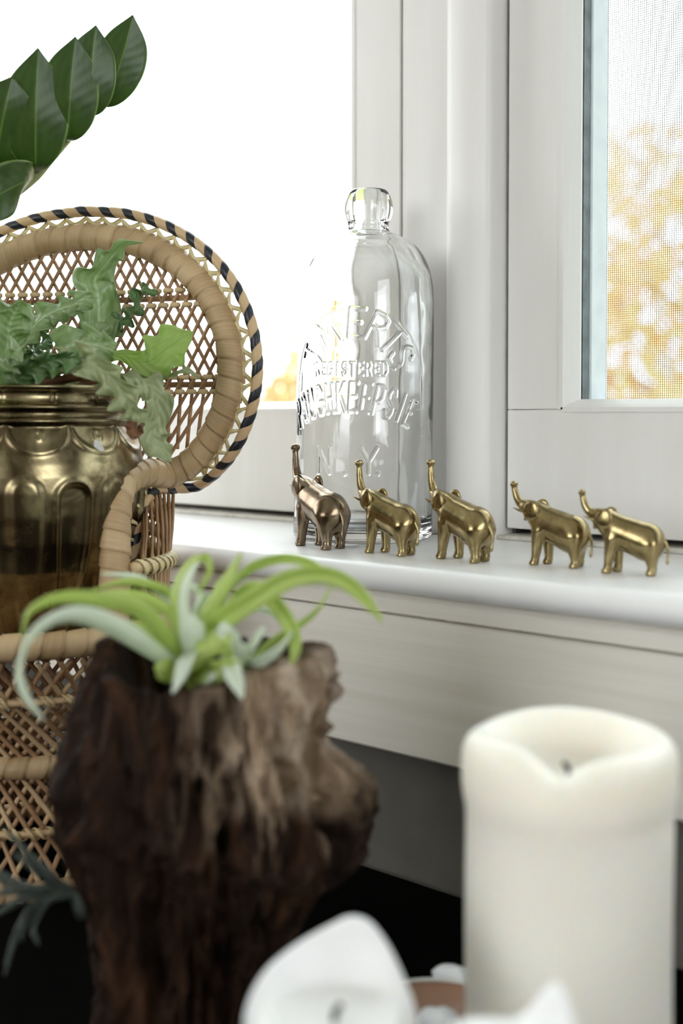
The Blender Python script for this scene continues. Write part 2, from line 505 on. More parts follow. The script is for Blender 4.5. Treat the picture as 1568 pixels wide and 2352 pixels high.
def foliage_mat(name, stops):
    m, nt, bs = nodes(name)
    g = N(nt, 'ShaderNodeNewGeometry')
    c = ramp(nt, g.outputs['Random Per Island'], stops)
    nt.links.new(c, bs.inputs['Base Color'])
    bs.inputs['Roughness'].default_value = .6
    tl = N(nt, 'ShaderNodeBsdfTranslucent'); nt.links.new(c, tl.inputs['Color'])
    mx = N(nt, 'ShaderNodeMixShader'); mx.inputs[0].default_value = .5
    nt.links.new(bs.outputs[0], mx.inputs[1]); nt.links.new(tl.outputs[0], mx.inputs[2])
    nt.links.new(mx.outputs[0], nt.nodes['Material Output'].inputs['Surface'])
    return m
M['autumn'] = foliage_mat('orange_autumn_leaves', [(0, (.86, .56, .28)), (.35, (.88, .66, .36)), (.6, (.86, .52, .40)), (.8, (.84, .74, .40)), (1, (.62, .52, .50))])
M['autumn2'] = foliage_mat('yellow_autumn_leaves', [(0, (.52, .36, .17)), (.4, (.55, .42, .21)), (.7, (.50, .32, .18)), (1, (.46, .42, .20))])

# ------------------------------------------------------------------ the setting
ZT = -.207          # black table top
ZF = -.95           # floor
WALLY = -.155       # room face of the window wall below the sill
HEADZ = 1.25
XL0, XL1, XR0, XR1 = -1.62, -.6265, -.522, .46     # outer edges of the two sashes

def S(name, parts, mat, parent=None, smooth=False, kind='structure'):
    V, Fs = join(parts) if isinstance(parts, list) else parts
    o = mk(name, V, Fs, mat, parent, smooth)
    if parent is None and kind: o['kind'] = kind
    return o

S('floor', box(-2.7, 2.4, -3.6, .12, ZF - .05, ZF), M['floor'])
S('ceiling', box(-2.7, 2.4, -3.6, .12, 1.62, 1.7), M['ceil'])
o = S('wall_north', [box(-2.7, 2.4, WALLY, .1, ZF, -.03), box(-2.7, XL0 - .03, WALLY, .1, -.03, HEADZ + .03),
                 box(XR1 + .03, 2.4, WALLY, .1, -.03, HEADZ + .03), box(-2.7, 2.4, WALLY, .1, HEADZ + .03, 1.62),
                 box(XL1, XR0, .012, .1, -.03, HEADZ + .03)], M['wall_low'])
# unseen other walls; window openings added and sized for fill light from the sky
S('wall_west', [box(-2.78, -2.7, -3.6, -2.0, ZF, 1.62), box(-2.78, -2.7, -.35, .1, ZF, 1.62),
                box(-2.78, -2.7, -2.0, -.35, ZF, .22), box(-2.78, -2.7, -2.0, -.35, 1.5, 1.62)], M['wall'])
S('wall_south', [box(-2.7, -1.3, -3.68, -3.6, ZF, 1.62), box(.5, 2.4, -3.68, -3.6, ZF, 1.62),
                 box(-1.3, .5, -3.68, -3.6, ZF, .05), box(-1.3, .5, -3.68, -3.6, 1.35, 1.62)], M['wall'])
S('wall_east', [box(2.4, 2.48, -3.6, -1.9, ZF, 1.62), box(2.4, 2.48, -.6, .1, ZF, 1.62),
                box(2.4, 2.48, -1.9, -.6, ZF, .05), box(2.4, 2.48, -1.9, -.6, 1.35, 1.62)], M['wall'])

# sill (stool) with a rounded nose, grimy back strip, apron of two boards
nose = [(.045, 0.0)]
for a in np.linspace(90, 270, 15):
    nose.append((-.178 + .009 * math.cos(rad(a)), -.009 + .009 * math.sin(rad(a))))
nose.append((.045, -.018))
o = S('trim_1', extrude(nose, XL0 - .08, XR1 + .08, 'x'), M['sill'], None, True)
m_ = o.modifiers.new('e', 'EDGE_SPLIT'); m_.split_angle = rad(40)
o['label'] = 'white painted window sill with rounded front edge'
S('trim_2', [box(XL0 - .03, XR1 + .03, -.010, .04, 0, .0035, .001), box(XL0 - .03, XR1 + .03, .04, .1, -.03, .03)], M['grime'])
ap = empty('trim_3', (-.5, WALLY, -.07), kind='structure')
mk('apron_board', *box(XL0 - .06, XR1 + .06, -.174, WALLY, -.122, -.0335, .0016), M['apron'], ap, False)
up_ = [(-.1725, -.033), (-.177, -.031), (-.177, -.0225), (-.172, -.018), (WALLY, -.018), (WALLY, -.033)]
mk('cove_board', *extrude(up_, XL0 - .06, XR1 + .06, 'x'), M['apron'], ap, False)

# mullion between the windows: stop strip, flat board, proud rounded moulding
mu = empty('trim_4', (-.57, 0, 0), kind='structure')
mk('stop_strip', *box(-.6236, -.6135, -.0015, .0115, .0, HEADZ, .0012), M['paint'], mu, False)
mk('flat_board', *box(-.6130, -.560, -.0095, .0115, .0, HEADZ, .001), M['paint'], mu, False)
pr = []
for t in np.linspace(0, 1, 9): pr.append((-.5685 + .012 * (1 - math.cos(t * math.pi / 2)), -.010 - .013 * math.sin(t * math.pi / 2)))
pr += [(-.546, -.0245), (-.536, -.0237)]
for t in np.linspace(0, 1, 7): pr.append((-.5292 + .0045 * math.sin(t * math.pi / 2), -.0215 + .006 * (1 - math.cos(t * math.pi / 2))))
pr += [(-.5247, .0115), (-.5685, .0115)]
V, Fs = extrude(pr, 0.0, HEADZ, 'z')
o = mk('rounded_moulding', V, Fs, M['paint'], mu, True)
m_ = o.modifiers.new('e', 'EDGE_SPLIT'); m_.split_angle = rad(35)

def sash(name, x0, x1, st_l, st_r, label, screen):
    w = empty(name, ((x0 + x1) / 2, 0, .008), label=label, kind='structure')
    zb, zr = .0082, .0981
    a, b = x0 + st_l, x1 - st_r
    mk('bottom_rail', *box(x0, x1, 0, .042, zb, zr - .0004, .0008), M['paint'], w, False)
    mk('top_rail', *box(x0, x1, 0, .042, HEADZ - .07, HEADZ, .0008), M['paint'], w, False)
    mk('stile', *box(x0, a, 0, .042, zr, HEADZ - .0705, .0008), M['paint'], w, False)
    mk('stile', *box(b, x1, 0, .042, zr, HEADZ - .0705, .0008), M['paint'], w, False)
    # glazing beads: sloping strips round the pane
    q, dy = .0075, .015
    def bead(p0, p1, inward):
        p0, p1, inw = np.array(p0), np.array(p1), np.array(inward)
        yv = np.array([0, 1, 0])
        pts = lambda p: [p - inw * .002 - yv * .001, p + inw * .0015 - yv * .001, p + inw * .0035 + yv * .003, p + inw * q + yv * (dy - .002),
                         p + inw * q + yv * dy, p - inw * .002 + yv * dy]
        k0, k1 = pts(p0), pts(p1)
        n = len(k0)
        V = np.array(k0 + k1)
        Fs = [(i, (i + 1) % n, n + (i + 1) % n, n + i) for i in range(n)] + [tuple(range(n))[::-1], tuple(range(n, 2 * n))]
        c = V.mean(0); out = []
        for f in Fs:
            nn = np.cross(V[f[1]] - V[f[0]], V[f[2]] - V[f[0]])
            out.append(f if nn @ (V[list(f)].mean(0) - c) > 0 else f[::-1])
        return V, out
    zt = HEADZ - .07
    for e in ((((a, 0, zr), (b, 0, zr)), (0, 0, 1)), (((a, 0, zt), (b, 0, zt)), (0, 0, -1)), (((a, 0, zr), (a, 0, zt)), (1, 0, 0)), (((b, 0, zr), (b, 0, zt)), (-1, 0, 0))):
        V, Fs = bead(e[0][0], e[0][1], e[1])
        mk('glazing_bead', V, Fs, M['paint'], w, False)
    g0, g1, h0, h1 = a + q - .001, b - q + .001, zr + q - .001, zt - q + .001
    mk('pane', *box(a, b, .0185, .0215, zr, zt), M['pane'], w, False)
    if screen:
        for (p, s) in ((g0, 1), (g1, -1)):
            xa, xb = sorted((p - s * .004, p + s * .0015))
            mk('gasket', *box(xa, xb, .016, .0245, h0, h1), M['gasket'], w, False)
            xa, xb = sorted((p - s * .004, p + s * .003))
            mk('screen_frame', *box(xa, xb, .0255, .050, h0, h1, .001), M['alu'], w, False)
        mk('gasket', *box(g0, g1, .0165, .0178, h0 - .002, h0 + .0008), M['gasket'], w, False)
        mk('screen_frame', *box(g0, g1, .031, .052, h0 - .006, h0 + .0008, .001), M['alu'], w, False)
        mk('screen_frame', *box(g0, g1, .031, .052, h1 - .003, h1 + .004, .001), M['alu'], w, False)
        P, sp, tw = [], .00165, .00016
        for x in np.arange(g0 + .003, g1 - .003, sp): P.append(box(x - tw, x + tw, .0475, .0475 + 2 * tw, h0, h1))
        for z in np.arange(h0 + .002, h1, sp): P.append(box(g0, g1, .0475 + 2 * tw, .0475 + 4 * tw, z - tw, z + tw))
        V = np.vstack([p[0] for p in P]); f0 = np.array(P[0][1])
        Fs = (f0[None] + 8 * np.arange(len(P))[:, None, None]).reshape(-1, 4)
        s = mk('insect_screen', V, Fs, M['screen'], w, False); s['kind'] = 'stuff'
        s['label'] = 'fine grey wire insect screen'
    return w
sash('window_1', XL0, XL1, .05, .0505, 'white wooden window sash behind the wicker chair', False)
sash('window_2', XR0, XR1, .0473, .05, 'white wooden window sash with insect screen', True)

# ------------------------------------------------------------------ outdoors
mk('lawn', *box(-40, 30, .3, 60, -3.1, -3.0), M['lawn'], None, False)['kind'] = 'structure'
def tree(px, py, d, rx, rz, n, leaf, mat, label, seed):
    rng = np.random.default_rng(seed)
    c = at(px, py, d)
    t = empty('autumn_tree', (c[0], c[1], -3.0), label, 'tree', 'autumn trees outside the window')
    tr = []
    base = np.array([c[0], c[1], -3.0])
    P = spline([base, base + [.1, .05, (c[2] + 3) * .4], c + [.05, 0, -.1 * rz], c + [0, 0, .7 * rz]], 24)
    V, Fs, _ = tube(P, np.linspace(.12, .012, 24), 10); tr.append((V, Fs))
    for k in range(9):
        s = P[8 + k]; a = k * 2.4
        e = s + np.array([math.cos(a) * rx * .75, math.sin(a) * rx * .75, rz * .45])
        V, Fs, _ = tube(spline([s, (s + e) / 2 + [0, 0, .15 * rz], e], 10), np.linspace(.03, .006, 10), 6); tr.append((V, Fs))
    mk('trunk', *join(tr), M['bark'], t)
    # leaves clump in boughs
    nb = 46
    D = norm(rng.normal(size=(nb, 3))); rr = rng.uniform(.35, 1, nb) ** .5
    B = c + D * rr[:, None] * np.array([rx, rx, rz])
    k = rng.integers(0, nb, n)
    Pp = B[k] + rng.normal(size=(n, 3)) * np.array([rx, rx, rz]) * .16
    U = norm(rng.normal(size=(n, 3))); W = norm(np.cross(U, rng.normal(size=(n, 3))))
    sz = leaf * rng.uniform(.6, 1.3, n)[:, None]
    V = np.stack([Pp - U * sz, Pp + W * sz * .55 + U * sz * .1, Pp + U * sz, Pp - W * sz * .55 + U * sz * .1], 1).reshape(-1, 3)
    f = mk('foliage', V, np.arange(4 * n).reshape(n, 4), mat, t, False); f['kind'] = 'stuff'
tree(1640, 760, 11, 1.85, 1.6, 3300, .12, M['autumn'], 'orange and yellow autumn tree seen through the insect screen', 3)
tree(870, 900, 17, 1.8, 2.05, 2300, .12, M['autumn2'], 'pale yellow autumn tree seen beside and through the glass bottle', 8)

# ------------------------------------------------------------------ black table
tb = empty('console_table', (-.55, -.5, ZF), 'matt black table pushed against the wall under the window sill', 'table')
mk('table_top', *box(-1.5, .35, -.86, WALLY - .004, ZT - .03, ZT, .003), M['black'], tb, False)
for x in (-1.42, .27):
    for y in (-.8, -.22):
        mk('leg', *box(x - .03, x + .03, y - .03, y + .03, ZF, ZT - .03, .003), M['black'], tb, False)

# ------------------------------------------------------------------ glass bottle with raised lettering
FONT = {
 'J': [[(.25, 1), (1, 1)], [(.72, 1), (.72, .25), (.55, .03), (.28, .03), (.08, .25)]],
 'M': [[(0, 0), (.08, 1), (.5, .25), (.92, 1), (1, 0)]],
 'E': [[(.95, 0), (0, 0), (0, 1), (.95, 1)], [(0, .52), (.7, .52)]],
 'R': [[(0, 0), (0, 1), (.6, 1), (.9, .87), (.9, .65), (.6, .5), (0, .5)], [(.5, .5), (.98, 0)]],
 'T': [[(0, 1), (1, 1)], [(.5, 1), (.5, 0)]],
 'S': [[(.95, .8), (.75, 1), (.28, 1), (.05, .82), (.08, .64), (.3, .54), (.7, .46), (.93, .34), (.95, .18), (.72, 0), (.25, 0), (.03, .2)]],
 'G': [[(.95, .8), (.7, 1), (.3, 1), (.05, .75), (.05, .25), (.3, 0), (.7, 0), (.95, .2), (.95, .45), (.6, .45)]],
 'I': [[(.5, 0), (.5, 1)]],
 'D': [[(0, 0), (0, 1), (.55, 1), (.95, .75), (.95, .25), (.55, 0), (0, 0)]],
 'P': [[(0, 0), (0, 1), (.6, 1), (.95, .87), (.95, .6), (.6, .45), (0, .45)]],
 'O': [[(.05, .75), (.3, 1), (.7, 1), (.95, .75), (.95, .25), (.7, 0), (.3, 0), (.05, .25), (.05, .75)]],
 'U': [[(.03, 1), (.03, .25), (.28, 0), (.72, 0), (.97, .25), (.97, 1)]],
 'H': [[(0, 0), (0, 1)], [(1, 0), (1, 1)], [(0, .5), (1, .5)]],
 'K': [[(0, 0), (0, 1)], [(.95, 1), (0, .42)], [(.3, .6), (1, 0)]],
 'N': [[(0, 0), (0, 1), (1, 0), (1, 1)]],
 'Y': [[(0, 1), (.5, .45), (1, 1)], [(.5, .45), (.5, 0)]],
 '.': [[(.5, .02), (.5, .03)]],
}
def bottle():
    d0 = .9305
    SC = F_PX / d0                                   # photo pixels per metre at the bottle
    base = CAM + (FW + RT * (832 - CX) / F_PX - UP * (1236 - CY) / F_PX) * d0
    base[2] = 0.0006
    # outer profile in photo pixels: (half width, height above the base)
    prof = [(0, 9), (60, 8), (110, 5), (136, 1), (146, 0), (154, 3), (158.5, 10), (159.5, 20), (158.5, 60), (157, 200), (155.5, 400), (154, 520), (152.5, 555),
            (149, 585), (142, 613), (130, 640), (113, 662), (92, 678), (72, 688), (57, 694), (51, 698), (48, 704), (47, 712), (48.5, 720), (52.5, 729), (55.5, 740), (56.5, 752), (54, 766),
            (49, 780), (44.5, 788), (41, 791), (37, 792), (33, 790), (30.5, 785), (29.5, 770), (30, 740), (31, 716), (33, 704), (38, 695), (48, 687), (66, 677), (86, 664), (106, 646), (122, 624), (133, 600), (139, 572),
            (142.5, 540), (144, 400), (146, 200), (146, 60), (143, 40), (130, 28), (100, 26), (60, 30), (0, 33)]
    prof = np.array(prof, float)
    dense = []
    ext = np.vstack([prof[:1], prof, prof[-1:]])
    for i in range(len(prof) - 1):
        a, b = prof[i], prof[i + 1]
        n = max(3, int(np.linalg.norm(b - a) / (1.35 if i in (8, 9, 10, 11) else 4)))
        if i in (8, 9, 10, 11): n = int(abs(b[1] - a[1]) / 1.35)
        f = np.linspace(0, 1, n, endpoint=False)[:, None]
        p0, p3 = ext[i], ext[i + 3]
        if i < 8 or i > 11:
            L = np.linalg.norm(b - a)
            m0 = (b - p0) / max(np.linalg.norm(b - a) + np.linalg.norm(a - p0), 1e-6) * L; m1 = (p3 - a) / max(np.linalg.norm(p3 - b) + np.linalg.norm(b - a), 1e-6) * L
            dense.append((2 * f ** 3 - 3 * f ** 2 + 1) * a + (f ** 3 - 2 * f ** 2 + f) * m0 + (3 * f ** 2 - 2 * f ** 3) * b + (f ** 3 - f ** 2) * m1)
        else:
            dense.append(a + (b - a) * f)
    dense.append(prof[-1:])
    Pf = np.vstack(dense)
    outer = np.arange(len(Pf)) < sum(len(x) for x in dense[:30])
    fr = np.radians(np.arange(-86, 62, .5))
    bk = np.radians(np.arange(62, 274, 4.0))
    ph = np.r_[fr, bk]
    # letters: segments in unrolled label pixels (u right, v up)
    segs = []
    def put(ch, cu, cv, w, h, rot, hw):
        c, s = math.cos(rot), math.sin(rot)
        for st in FONT[ch]:
            P = [((x - .5) * w, (y - .5) * h) for x, y in st]
            P = [(cu + c * x - s * y, cv + s * x + c * y) for x, y in P]
            for a, b in zip(P[:-1], P[1:]): segs.append((*a, *b, hw, 1.0))
    yb = 1244.0
    V_ = lambda y: yb - y
    # arched top line
    cu, cv, R0 = -28, V_(882), 118
    for ch, a, w in (('J', 67, 34), ('.', 50, 8), ('M', 33, 46), ('.', 14.5, 8), ('E', -3, 34), ('R', -26, 36), ('T', -46, 34), ('S', -67, 32)):
        r = rad(a)
        rr = R0 - (30 if ch == '.' else 0)
        put(ch, cu - rr * math.sin(r), cv + rr * math.cos(r), w, 62 if ch != '.' else 4, r, 4.6)
    for i, ch in enumerate('REGISTERED'):
        put(ch, -117 + 17.4 * i, V_(863), 10.5, 27, 0, 2.9)
    put('.', 62, V_(863), 2, 2, 0, 2.6)
    n = 12
    for i, ch in enumerate('POUGHKEEPSIE'):
        a = (i - 5.5) / 11 * -2 * math.asin(146 / 330)
        put(ch, -41 - 330 * math.sin(a), V_(924 + 330) + 330 * math.cos(a), 16.5 if ch != 'I' else 4, 62, a, 3.9)
    put('N', -94, V_(1062), 30, 56, 0, 4.2); put('Y', 8, V_(1062), 36, 56, 0, 4.2)
    put('.', -44, V_(1090), 2, 2, 0, 5); put('.', 28, V_(1090), 2, 2, 0, 5)
    segs = np.array(segs)
    Rm = 156.0
    UU = np.broadcast_to(ph * Rm, (len(Pf), len(ph)))
    VV = np.broadcast_to(Pf[:, 1:2], UU.shape)
    H = np.zeros(UU.shape)
    rows = np.where(outer & (Pf[:, 1] > 100) & (Pf[:, 1] < 560))[0]
    u, v = UU[rows], VV[rows]
    for x0, y0, x1, y1, hw, amp in segs:
        j = np.where((ph * Rm > min(x0, x1) - 9) & (ph * Rm < max(x0, x1) + 9))[0]
        i = np.where((Pf[rows, 1] > min(y0, y1) - 9) & (Pf[rows, 1] < max(y0, y1) + 9))[0]
        if len(i) == 0 or len(j) == 0: continue
        uu, vv = u[np.ix_(i, j)], v[np.ix_(i, j)]
        dx, dy = x1 - x0, y1 - y0
        t = np.clip(((uu - x0) * dx + (vv - y0) * dy) / max(dx * dx + dy * dy, 1e-6), 0, 1)
        ds = np.hypot(uu - x0 - t * dx, vv - y0 - t * dy)
        h = amp * sstep(hw + 1.6, hw - 2.4, ds)
        ix = np.ix_(rows[i], j)
        H[ix] = np.maximum(H[ix], h)
    # faint edge of the slug plate: a tall arch
    pu, pv = u + 28, v - V_(905)
    dist = np.where(pv > 0, np.hypot(pu, pv) - 172, np.abs(pu) - 172)
    H[rows] = np.maximum(H[rows], .28 * np.exp(-(dist / 2.2) ** 2) * (v > V_(1010)))
    Rr = Pf[:, :1] + H * 3.1
    a3 = np.stack([np.cos(ph) * 1.3 + 0 * UU, np.sin(ph) * 1.3 + 0 * UU, VV / 110], -1)
    wob = fbm(a3, 3, 5)
    Rr = Rr + np.where(outer[:, None], .25 * wob, (.7 * fbm(a3 * 1.7, 2, 9) + .5 * fbm(np.stack([a3[..., 0] * 3, a3[..., 1] * 3, a3[..., 2] * .3], -1), 2, 15))) * (Pf[:, :1] > 100)
    toward = -HZ
    X = Rr[..., None] * (np.sin(ph)[None, :, None] * RT + np.cos(ph)[None, :, None] * toward) + VV[..., None] * ZV
    X = X / SC
    # the old bottle stands a touch out of plumb
    X = X + RT * (X[..., 2:3] * .017)
    b = mk('glass_bottle', X.reshape(-1, 3) + 0, gfaces(len(Pf), len(ph), cv=True), M['bottle'], None, True)
    b.location = Vector([float(t) for t in base])
    props(b, 'tall clear antique glass bottle with raised lettering and bulbous lip on the sill', 'bottle')
    return b
bottle()

# ------------------------------------------------------------------ brass elephants
def surfnet(fn, lo, hi, h):
    ax = [np.arange(lo[k], hi[k] + h, h) for k in range(3)]
    G = np.stack(np.meshgrid(*ax, indexing='ij'), -1)
    Vv = fn(G)
    n = np.array(Vv.shape) - 1
    acc = np.zeros((*n, 3)); cnt = np.zeros(n)
    sl = lambda o: tuple(slice(o[k], o[k] + n[k]) for k in range(3))
    C = [(i, j, k) for i in (0, 1) for j in (0, 1) for k in (0, 1)]
    for a in C:
        for k in range(3):
            if a[k]: continue
            b = list(a); b[k] = 1
            va, vb = Vv[sl(a)], Vv[sl(b)]
            m = (va < 0) != (vb < 0)
            t = np.where(m, va / np.where(m, va - vb, 1), 0)
            p = np.zeros((*n, 3)) + np.array(a); p[..., k] += t
            acc += np.where(m[..., None], p, 0); cnt += m
    act = cnt > 0
    idx = -np.ones(n, int); idx[act] = np.arange(act.sum())
    I = np.stack(np.where(act), -1)
    P = np.array(lo) + h * (I + acc[act] / cnt[act][:, None])
    Fs = []
    for k in range(3):
        o = [x for x in range(3) if x != k]
        va = np.take(Vv, range(0, Vv.shape[k] - 1), k); vb = np.take(Vv, range(1, Vv.shape[k]), k)
        m = (va < 0) != (vb < 0)
        w = np.stack(np.where(m), -1)
        ok = np.all([(w[:, x] > 0) & (w[:, x] < n[x]) for x in o], 0)
        w = w[ok]
        neg = va[tuple(w.T)] < 0
        def cell(d0, d1):
            q = w.copy(); q[:, o[0]] -= d0; q[:, o[1]] -= d1
            return idx[tuple(q.T)]
        q = np.stack([cell(1, 1), cell(0, 1), cell(0, 0), cell(1, 0)], 1)
        flip = neg if k != 1 else ~neg
        q[~flip] = q[~flip][:, ::-1]
        Fs.append(q)
    return P, np.vstack(Fs)
def cap_(p, a, b, ra, rb):
    a, b = np.array(a), np.array(b); ba = b - a
    t = np.clip(((p - a) @ ba) / (ba @ ba), 0, 1)
    return np.linalg.norm(p - a - t[..., None] * ba, axis=-1) - (ra + (rb - ra) * t)
def ell_(p, c, r):
    q = (p - np.array(c)) / np.array(r); k0 = np.linalg.norm(q, axis=-1); k1 = np.linalg.norm(q / np.array(r), axis=-1)
    return k0 * (k0 - 1) / np.maximum(k1, 1e-6)
def smin(a, b, k):
    h = np.clip(.5 + .5 * (b - a) / k, 0, 1)
    return b + (a - b) * h - k * h * (1 - h)
TRUNK = ([(.33, 0, .615, .062), (.375, 0, .66, .050), (.405, 0, .735, .041), (.420, 0, .82, .035), (.425, 0, .91, .030), (.432, 0, .955, .030)],
         [(.33, 0, .612, .062), (.388, 0, .638, .050), (.432, 0, .690, .042), (.458, 0, .752, .036), (.474, 0, .815, .031), (.482, 0, .842, .031)])
def elephant_fn(p, kind=0):
    d = cap_(p * np.array([1, 1.12, 1]), (.09, 0, .455), (-.19, 0, .355), .172, .198)
    d = smin(d, ell_(p, (-.25, 0, .335), (.165, .165, .195)), .05)
    d = smin(d, ell_(p, (.20, 0, .545), (.13, .115, .125)), .06)            # neck
    d = smin(d, ell_(p, (.285, 0, .60), (.10, .085, .085)), .04)            # head
    tk = TRUNK[kind]
    tip = np.array(tk[-1][:3]) + [-.006, 0, .007]
    tk = spline(np.array(tk), 15)
    dt = np.full(p.shape[:-1], 9.0)
    for a, b in zip(tk[:-1], tk[1:]): dt = np.minimum(dt, cap_(p, a[:3], b[:3], a[3], b[3]))
    d = smin(d, dt, .035)
    d = smin(d, cap_(p, tip - [0, .018, 0], tip + [0, .018, 0], .034, .034), .012)
    d = smin(d, cap_(p, (.30, 0, .545), (.335, 0, .475), .04, .02), .03)    # jaw
    for s, fx in ((1, .03), (-1, -.035)):
        d = smin(d, cap_(p, (.12 + fx * .3, .085 * s, .36), (.135 + fx, .09 * s, .07), .075, .043), .045)
        d = smin(d, cap_(p, (.14 + fx, .09 * s, .045), (.150 + fx, .09 * s, .022), .045, .054), .02)
        d = smin(d, cap_(p, (-.27 - fx * .2, .085 * s, .32), (-.285 - fx * .6, .09 * s, .07), .10, .043), .045)
        d = smin(d, cap_(p, (-.285 - fx * .6, .09 * s, .045), (-.272 - fx * .6, .09 * s, .022), .045, .054), .02)
    return np.maximum(d, .002 - p[..., 2])
E_MESH = [surfnet(lambda p, k=k: elephant_fn(p, k), (-.5, -.22, -.012), (.54, .22, 1.02), .0105) for k in (0, 1)]
def elephant(px, py, H, yaw, kind, mat, label):
    """heading -X of the sill turned by yaw; H is the height to the trunk tip"""
    r = FW + RT * (px - CX) / F_PX - UP * (py - CY) / F_PX
    loc = CAM + r * (-CAM[2] / r[2])
    t = empty('elephant_figurine', (loc[0], loc[1], 0), label, 'figurine', 'brass elephants marching along the sill')
    t.rotation_euler = (0, 0, rad(180 + yaw)); t.scale = (H, H, H)
    bk = 'body%d' % kind
    if bk not in EL:
        b = mk('body', *E_MESH[kind], mat, t, True, local=True); EL[bk] = b.data
    else:
        b = bpy.data.objects.new('body', EL[bk]); COL.objects.link(b); b.parent = t
        b.material_slots[0].link = 'OBJECT'; b.material_slots[0].material = mat
    if 'tail' not in EL:
        # ear: thick shallow dish, leaning out from the head
        a = np.linspace(0, 2 * np.pi, 20, endpoint=False)
        for s in (1, -1):
            rings = []
            for q, dz in ((.02, .022), (.55, .020), (.85, .014), (1.0, .004), (.98, -.006), (.75, -.012), (.4, -.014), (.02, -.014)):
                rx = .098 * q * (1 + .12 * np.cos(a)); rz = .112 * q * (1 + .10 * np.sin(a - .4))
                rings.append(np.stack([rx * np.cos(a), np.full(20, dz), rz * np.sin(a)], 1))
            W = np.array(rings).reshape(-1, 3)
            ang = rad(4) * s
            W[:, 1] *= s
            x, y = W[:, 0].copy(), W[:, 1].copy()
            W[:, 0] = x * math.cos(ang) + y * math.sin(ang); W[:, 1] = -x * math.sin(ang) + y * math.cos(ang)
            W = W + np.array([.195, .122 * s, .572])
            Fq = gfaces(8, 20, cv=True)
            e = mk('ear', W, Fq if s > 0 else Fq[:, ::-1], mat, t, True, local=True); EL['ear%d' % s] = e.data
            V, Fs, _ = tube(spline([(.30, .05 * s, .565), (.37, .066 * s, .572), (.445, .07 * s, .598)], 9), np.linspace(.024, .004, 9), 8)
            e = mk('tusk', V, Fs, mat, t, True, local=True); EL['tusk%d' % s] = e.data
        V, Fs, _ = tube(spline([(-.385, 0, .40), (-.425, 0, .33), (-.445, 0, .25), (-.445, .01, .18), (-.44, .012, .12)], 14), np.r_[np.linspace(.022, .011, 10), .013, .016, .016, .008], 8)
        e = mk('tail', V, Fs, mat, t, True, local=True); EL['tail'] = e.data
    else:
        for k, nm in (('ear1', 'ear'), ('ear-1', 'ear'), ('tusk1', 'tusk'), ('tusk-1', 'tusk'), ('tail', 'tail')):
            o = bpy.data.objects.new(nm, EL[k]); COL.objects.link(o); o.parent = t
            o.material_slots[0].link = 'OBJECT'; o.material_slots[0].material = mat
    return t
EL = {}
elephant(730, 1256, .0730, -15, 0, M['brass_dark'], 'dark worn brass elephant with raised trunk in front of the bottle base, leading the row')
elephant(889, 1272, .0632, -4, 0, M['brass'], 'brass elephant with raised trunk, second in the row on the sill')
elephant(1056, 1286, .0650, -9, 0, M['brass'], 'brass elephant with raised trunk, third in the row on the sill')
elephant(1270, 1299, .0590, 4, 1, M['brass'], 'small brass elephant with raised trunk, fourth in the row on the sill')
elephant(1436, 1317, .0560, 14, 1, M['brass'], 'smallest brass elephant with raised trunk, last in the row on the sill')

# ------------------------------------------------------------------ pillar candle and melted candles
def pos(lat, dep, z):
    p = CAM + HZ * dep + RT * lat
    return np.array([p[0], p[1], z])
def ring_body(name, rows, k, center, mat, parent):
    """rows: list of functions angle-> (radius, z); angle 0 points away from the camera, 90 deg to its right"""
    a = np.linspace(0, 2 * np.pi, k, endpoint=False)
    V = []
    for fn in rows:
        r, z = fn(a)
        r = r + 0 * a; z = z + 0 * a
        V.append(np.stack([center[0] + r * (np.cos(a) * HZ[0] + np.sin(a) * RT[0]), center[1] + r * (np.cos(a) * HZ[1] + np.sin(a) * RT[1]), z], 1))
    Fq = gfaces(len(rows), k, cv=True)
    return mk(name, np.array(V).reshape(-1, 3), Fq, mat, parent, True)
def pillar():
    c = pos(.0912, .486, ZT)
    t = empty('pillar_candle', c, 'tall ivory pillar candle with melted rim and hollow top', 'candle')
    R, zt = .0412, -.0325
    def dip(a, w=.30):
        d = np.angle(np.exp(1j * (a - rad(197))))
        return np.exp(-(np.abs(d) / w) ** 1.6)
    wav = lambda a: .0010 * np.sin(2 * a + .6) + .0007 * np.sin(3 * a + 2)
    rows = [lambda a: (.001, ZT + .0004), lambda a: (R - .003, ZT + .0004), lambda a: (R - .0006, ZT + .002)]
    for z in np.linspace(ZT + .005, -.066, 14): rows.append(lambda a, z=z: (R + .0002 * np.sin(3 * a + z * 60), z))
    for (dr, z) in ((.0002, -.062), (.0010, -.0585), (.0016, -.054), (.0018, -.049), (.0016, -.044)): rows.append(lambda a, dr=dr, z=z: (R + dr + .0005 * np.sin(2 * a) - .0016 * dip(a, .5) * (z > -.05), z))
    for (dr, dz, q) in ((.0012, -.0075, .5), (.0003, -.004, .75), (-.0012, -.0018, .9), (-.0035, -.0003, 1), (-.006, 0, 1), (-.0085, -.001, 1), (-.0105, -.003, 1), (-.0125, -.007, .8), (-.015, -.012, .5), (-.0185, -.016, .2), (-.024, -.0185, 0), (-.032, -.0195, 0), (-.0402, -.0195, 0)):
        rows.append(lambda a, dr=dr, dz=dz, q=q: (R + dr - .0035 * dip(a) * q, zt + dz + wav(a) * q - .0105 * dip(a) * q))
    ring_body('wax_body', rows, 96, c, M['wax'], t)
    V, Fs, _ = tube(spline([c + [0, 0, .150], c + [.0005, 0, .156], c + [-.001, .001, .1595], c + [-.003, .001, .161]], 8), .0011, 8)
    mk('wick', V, Fs, M['wick'], t)
pillar()
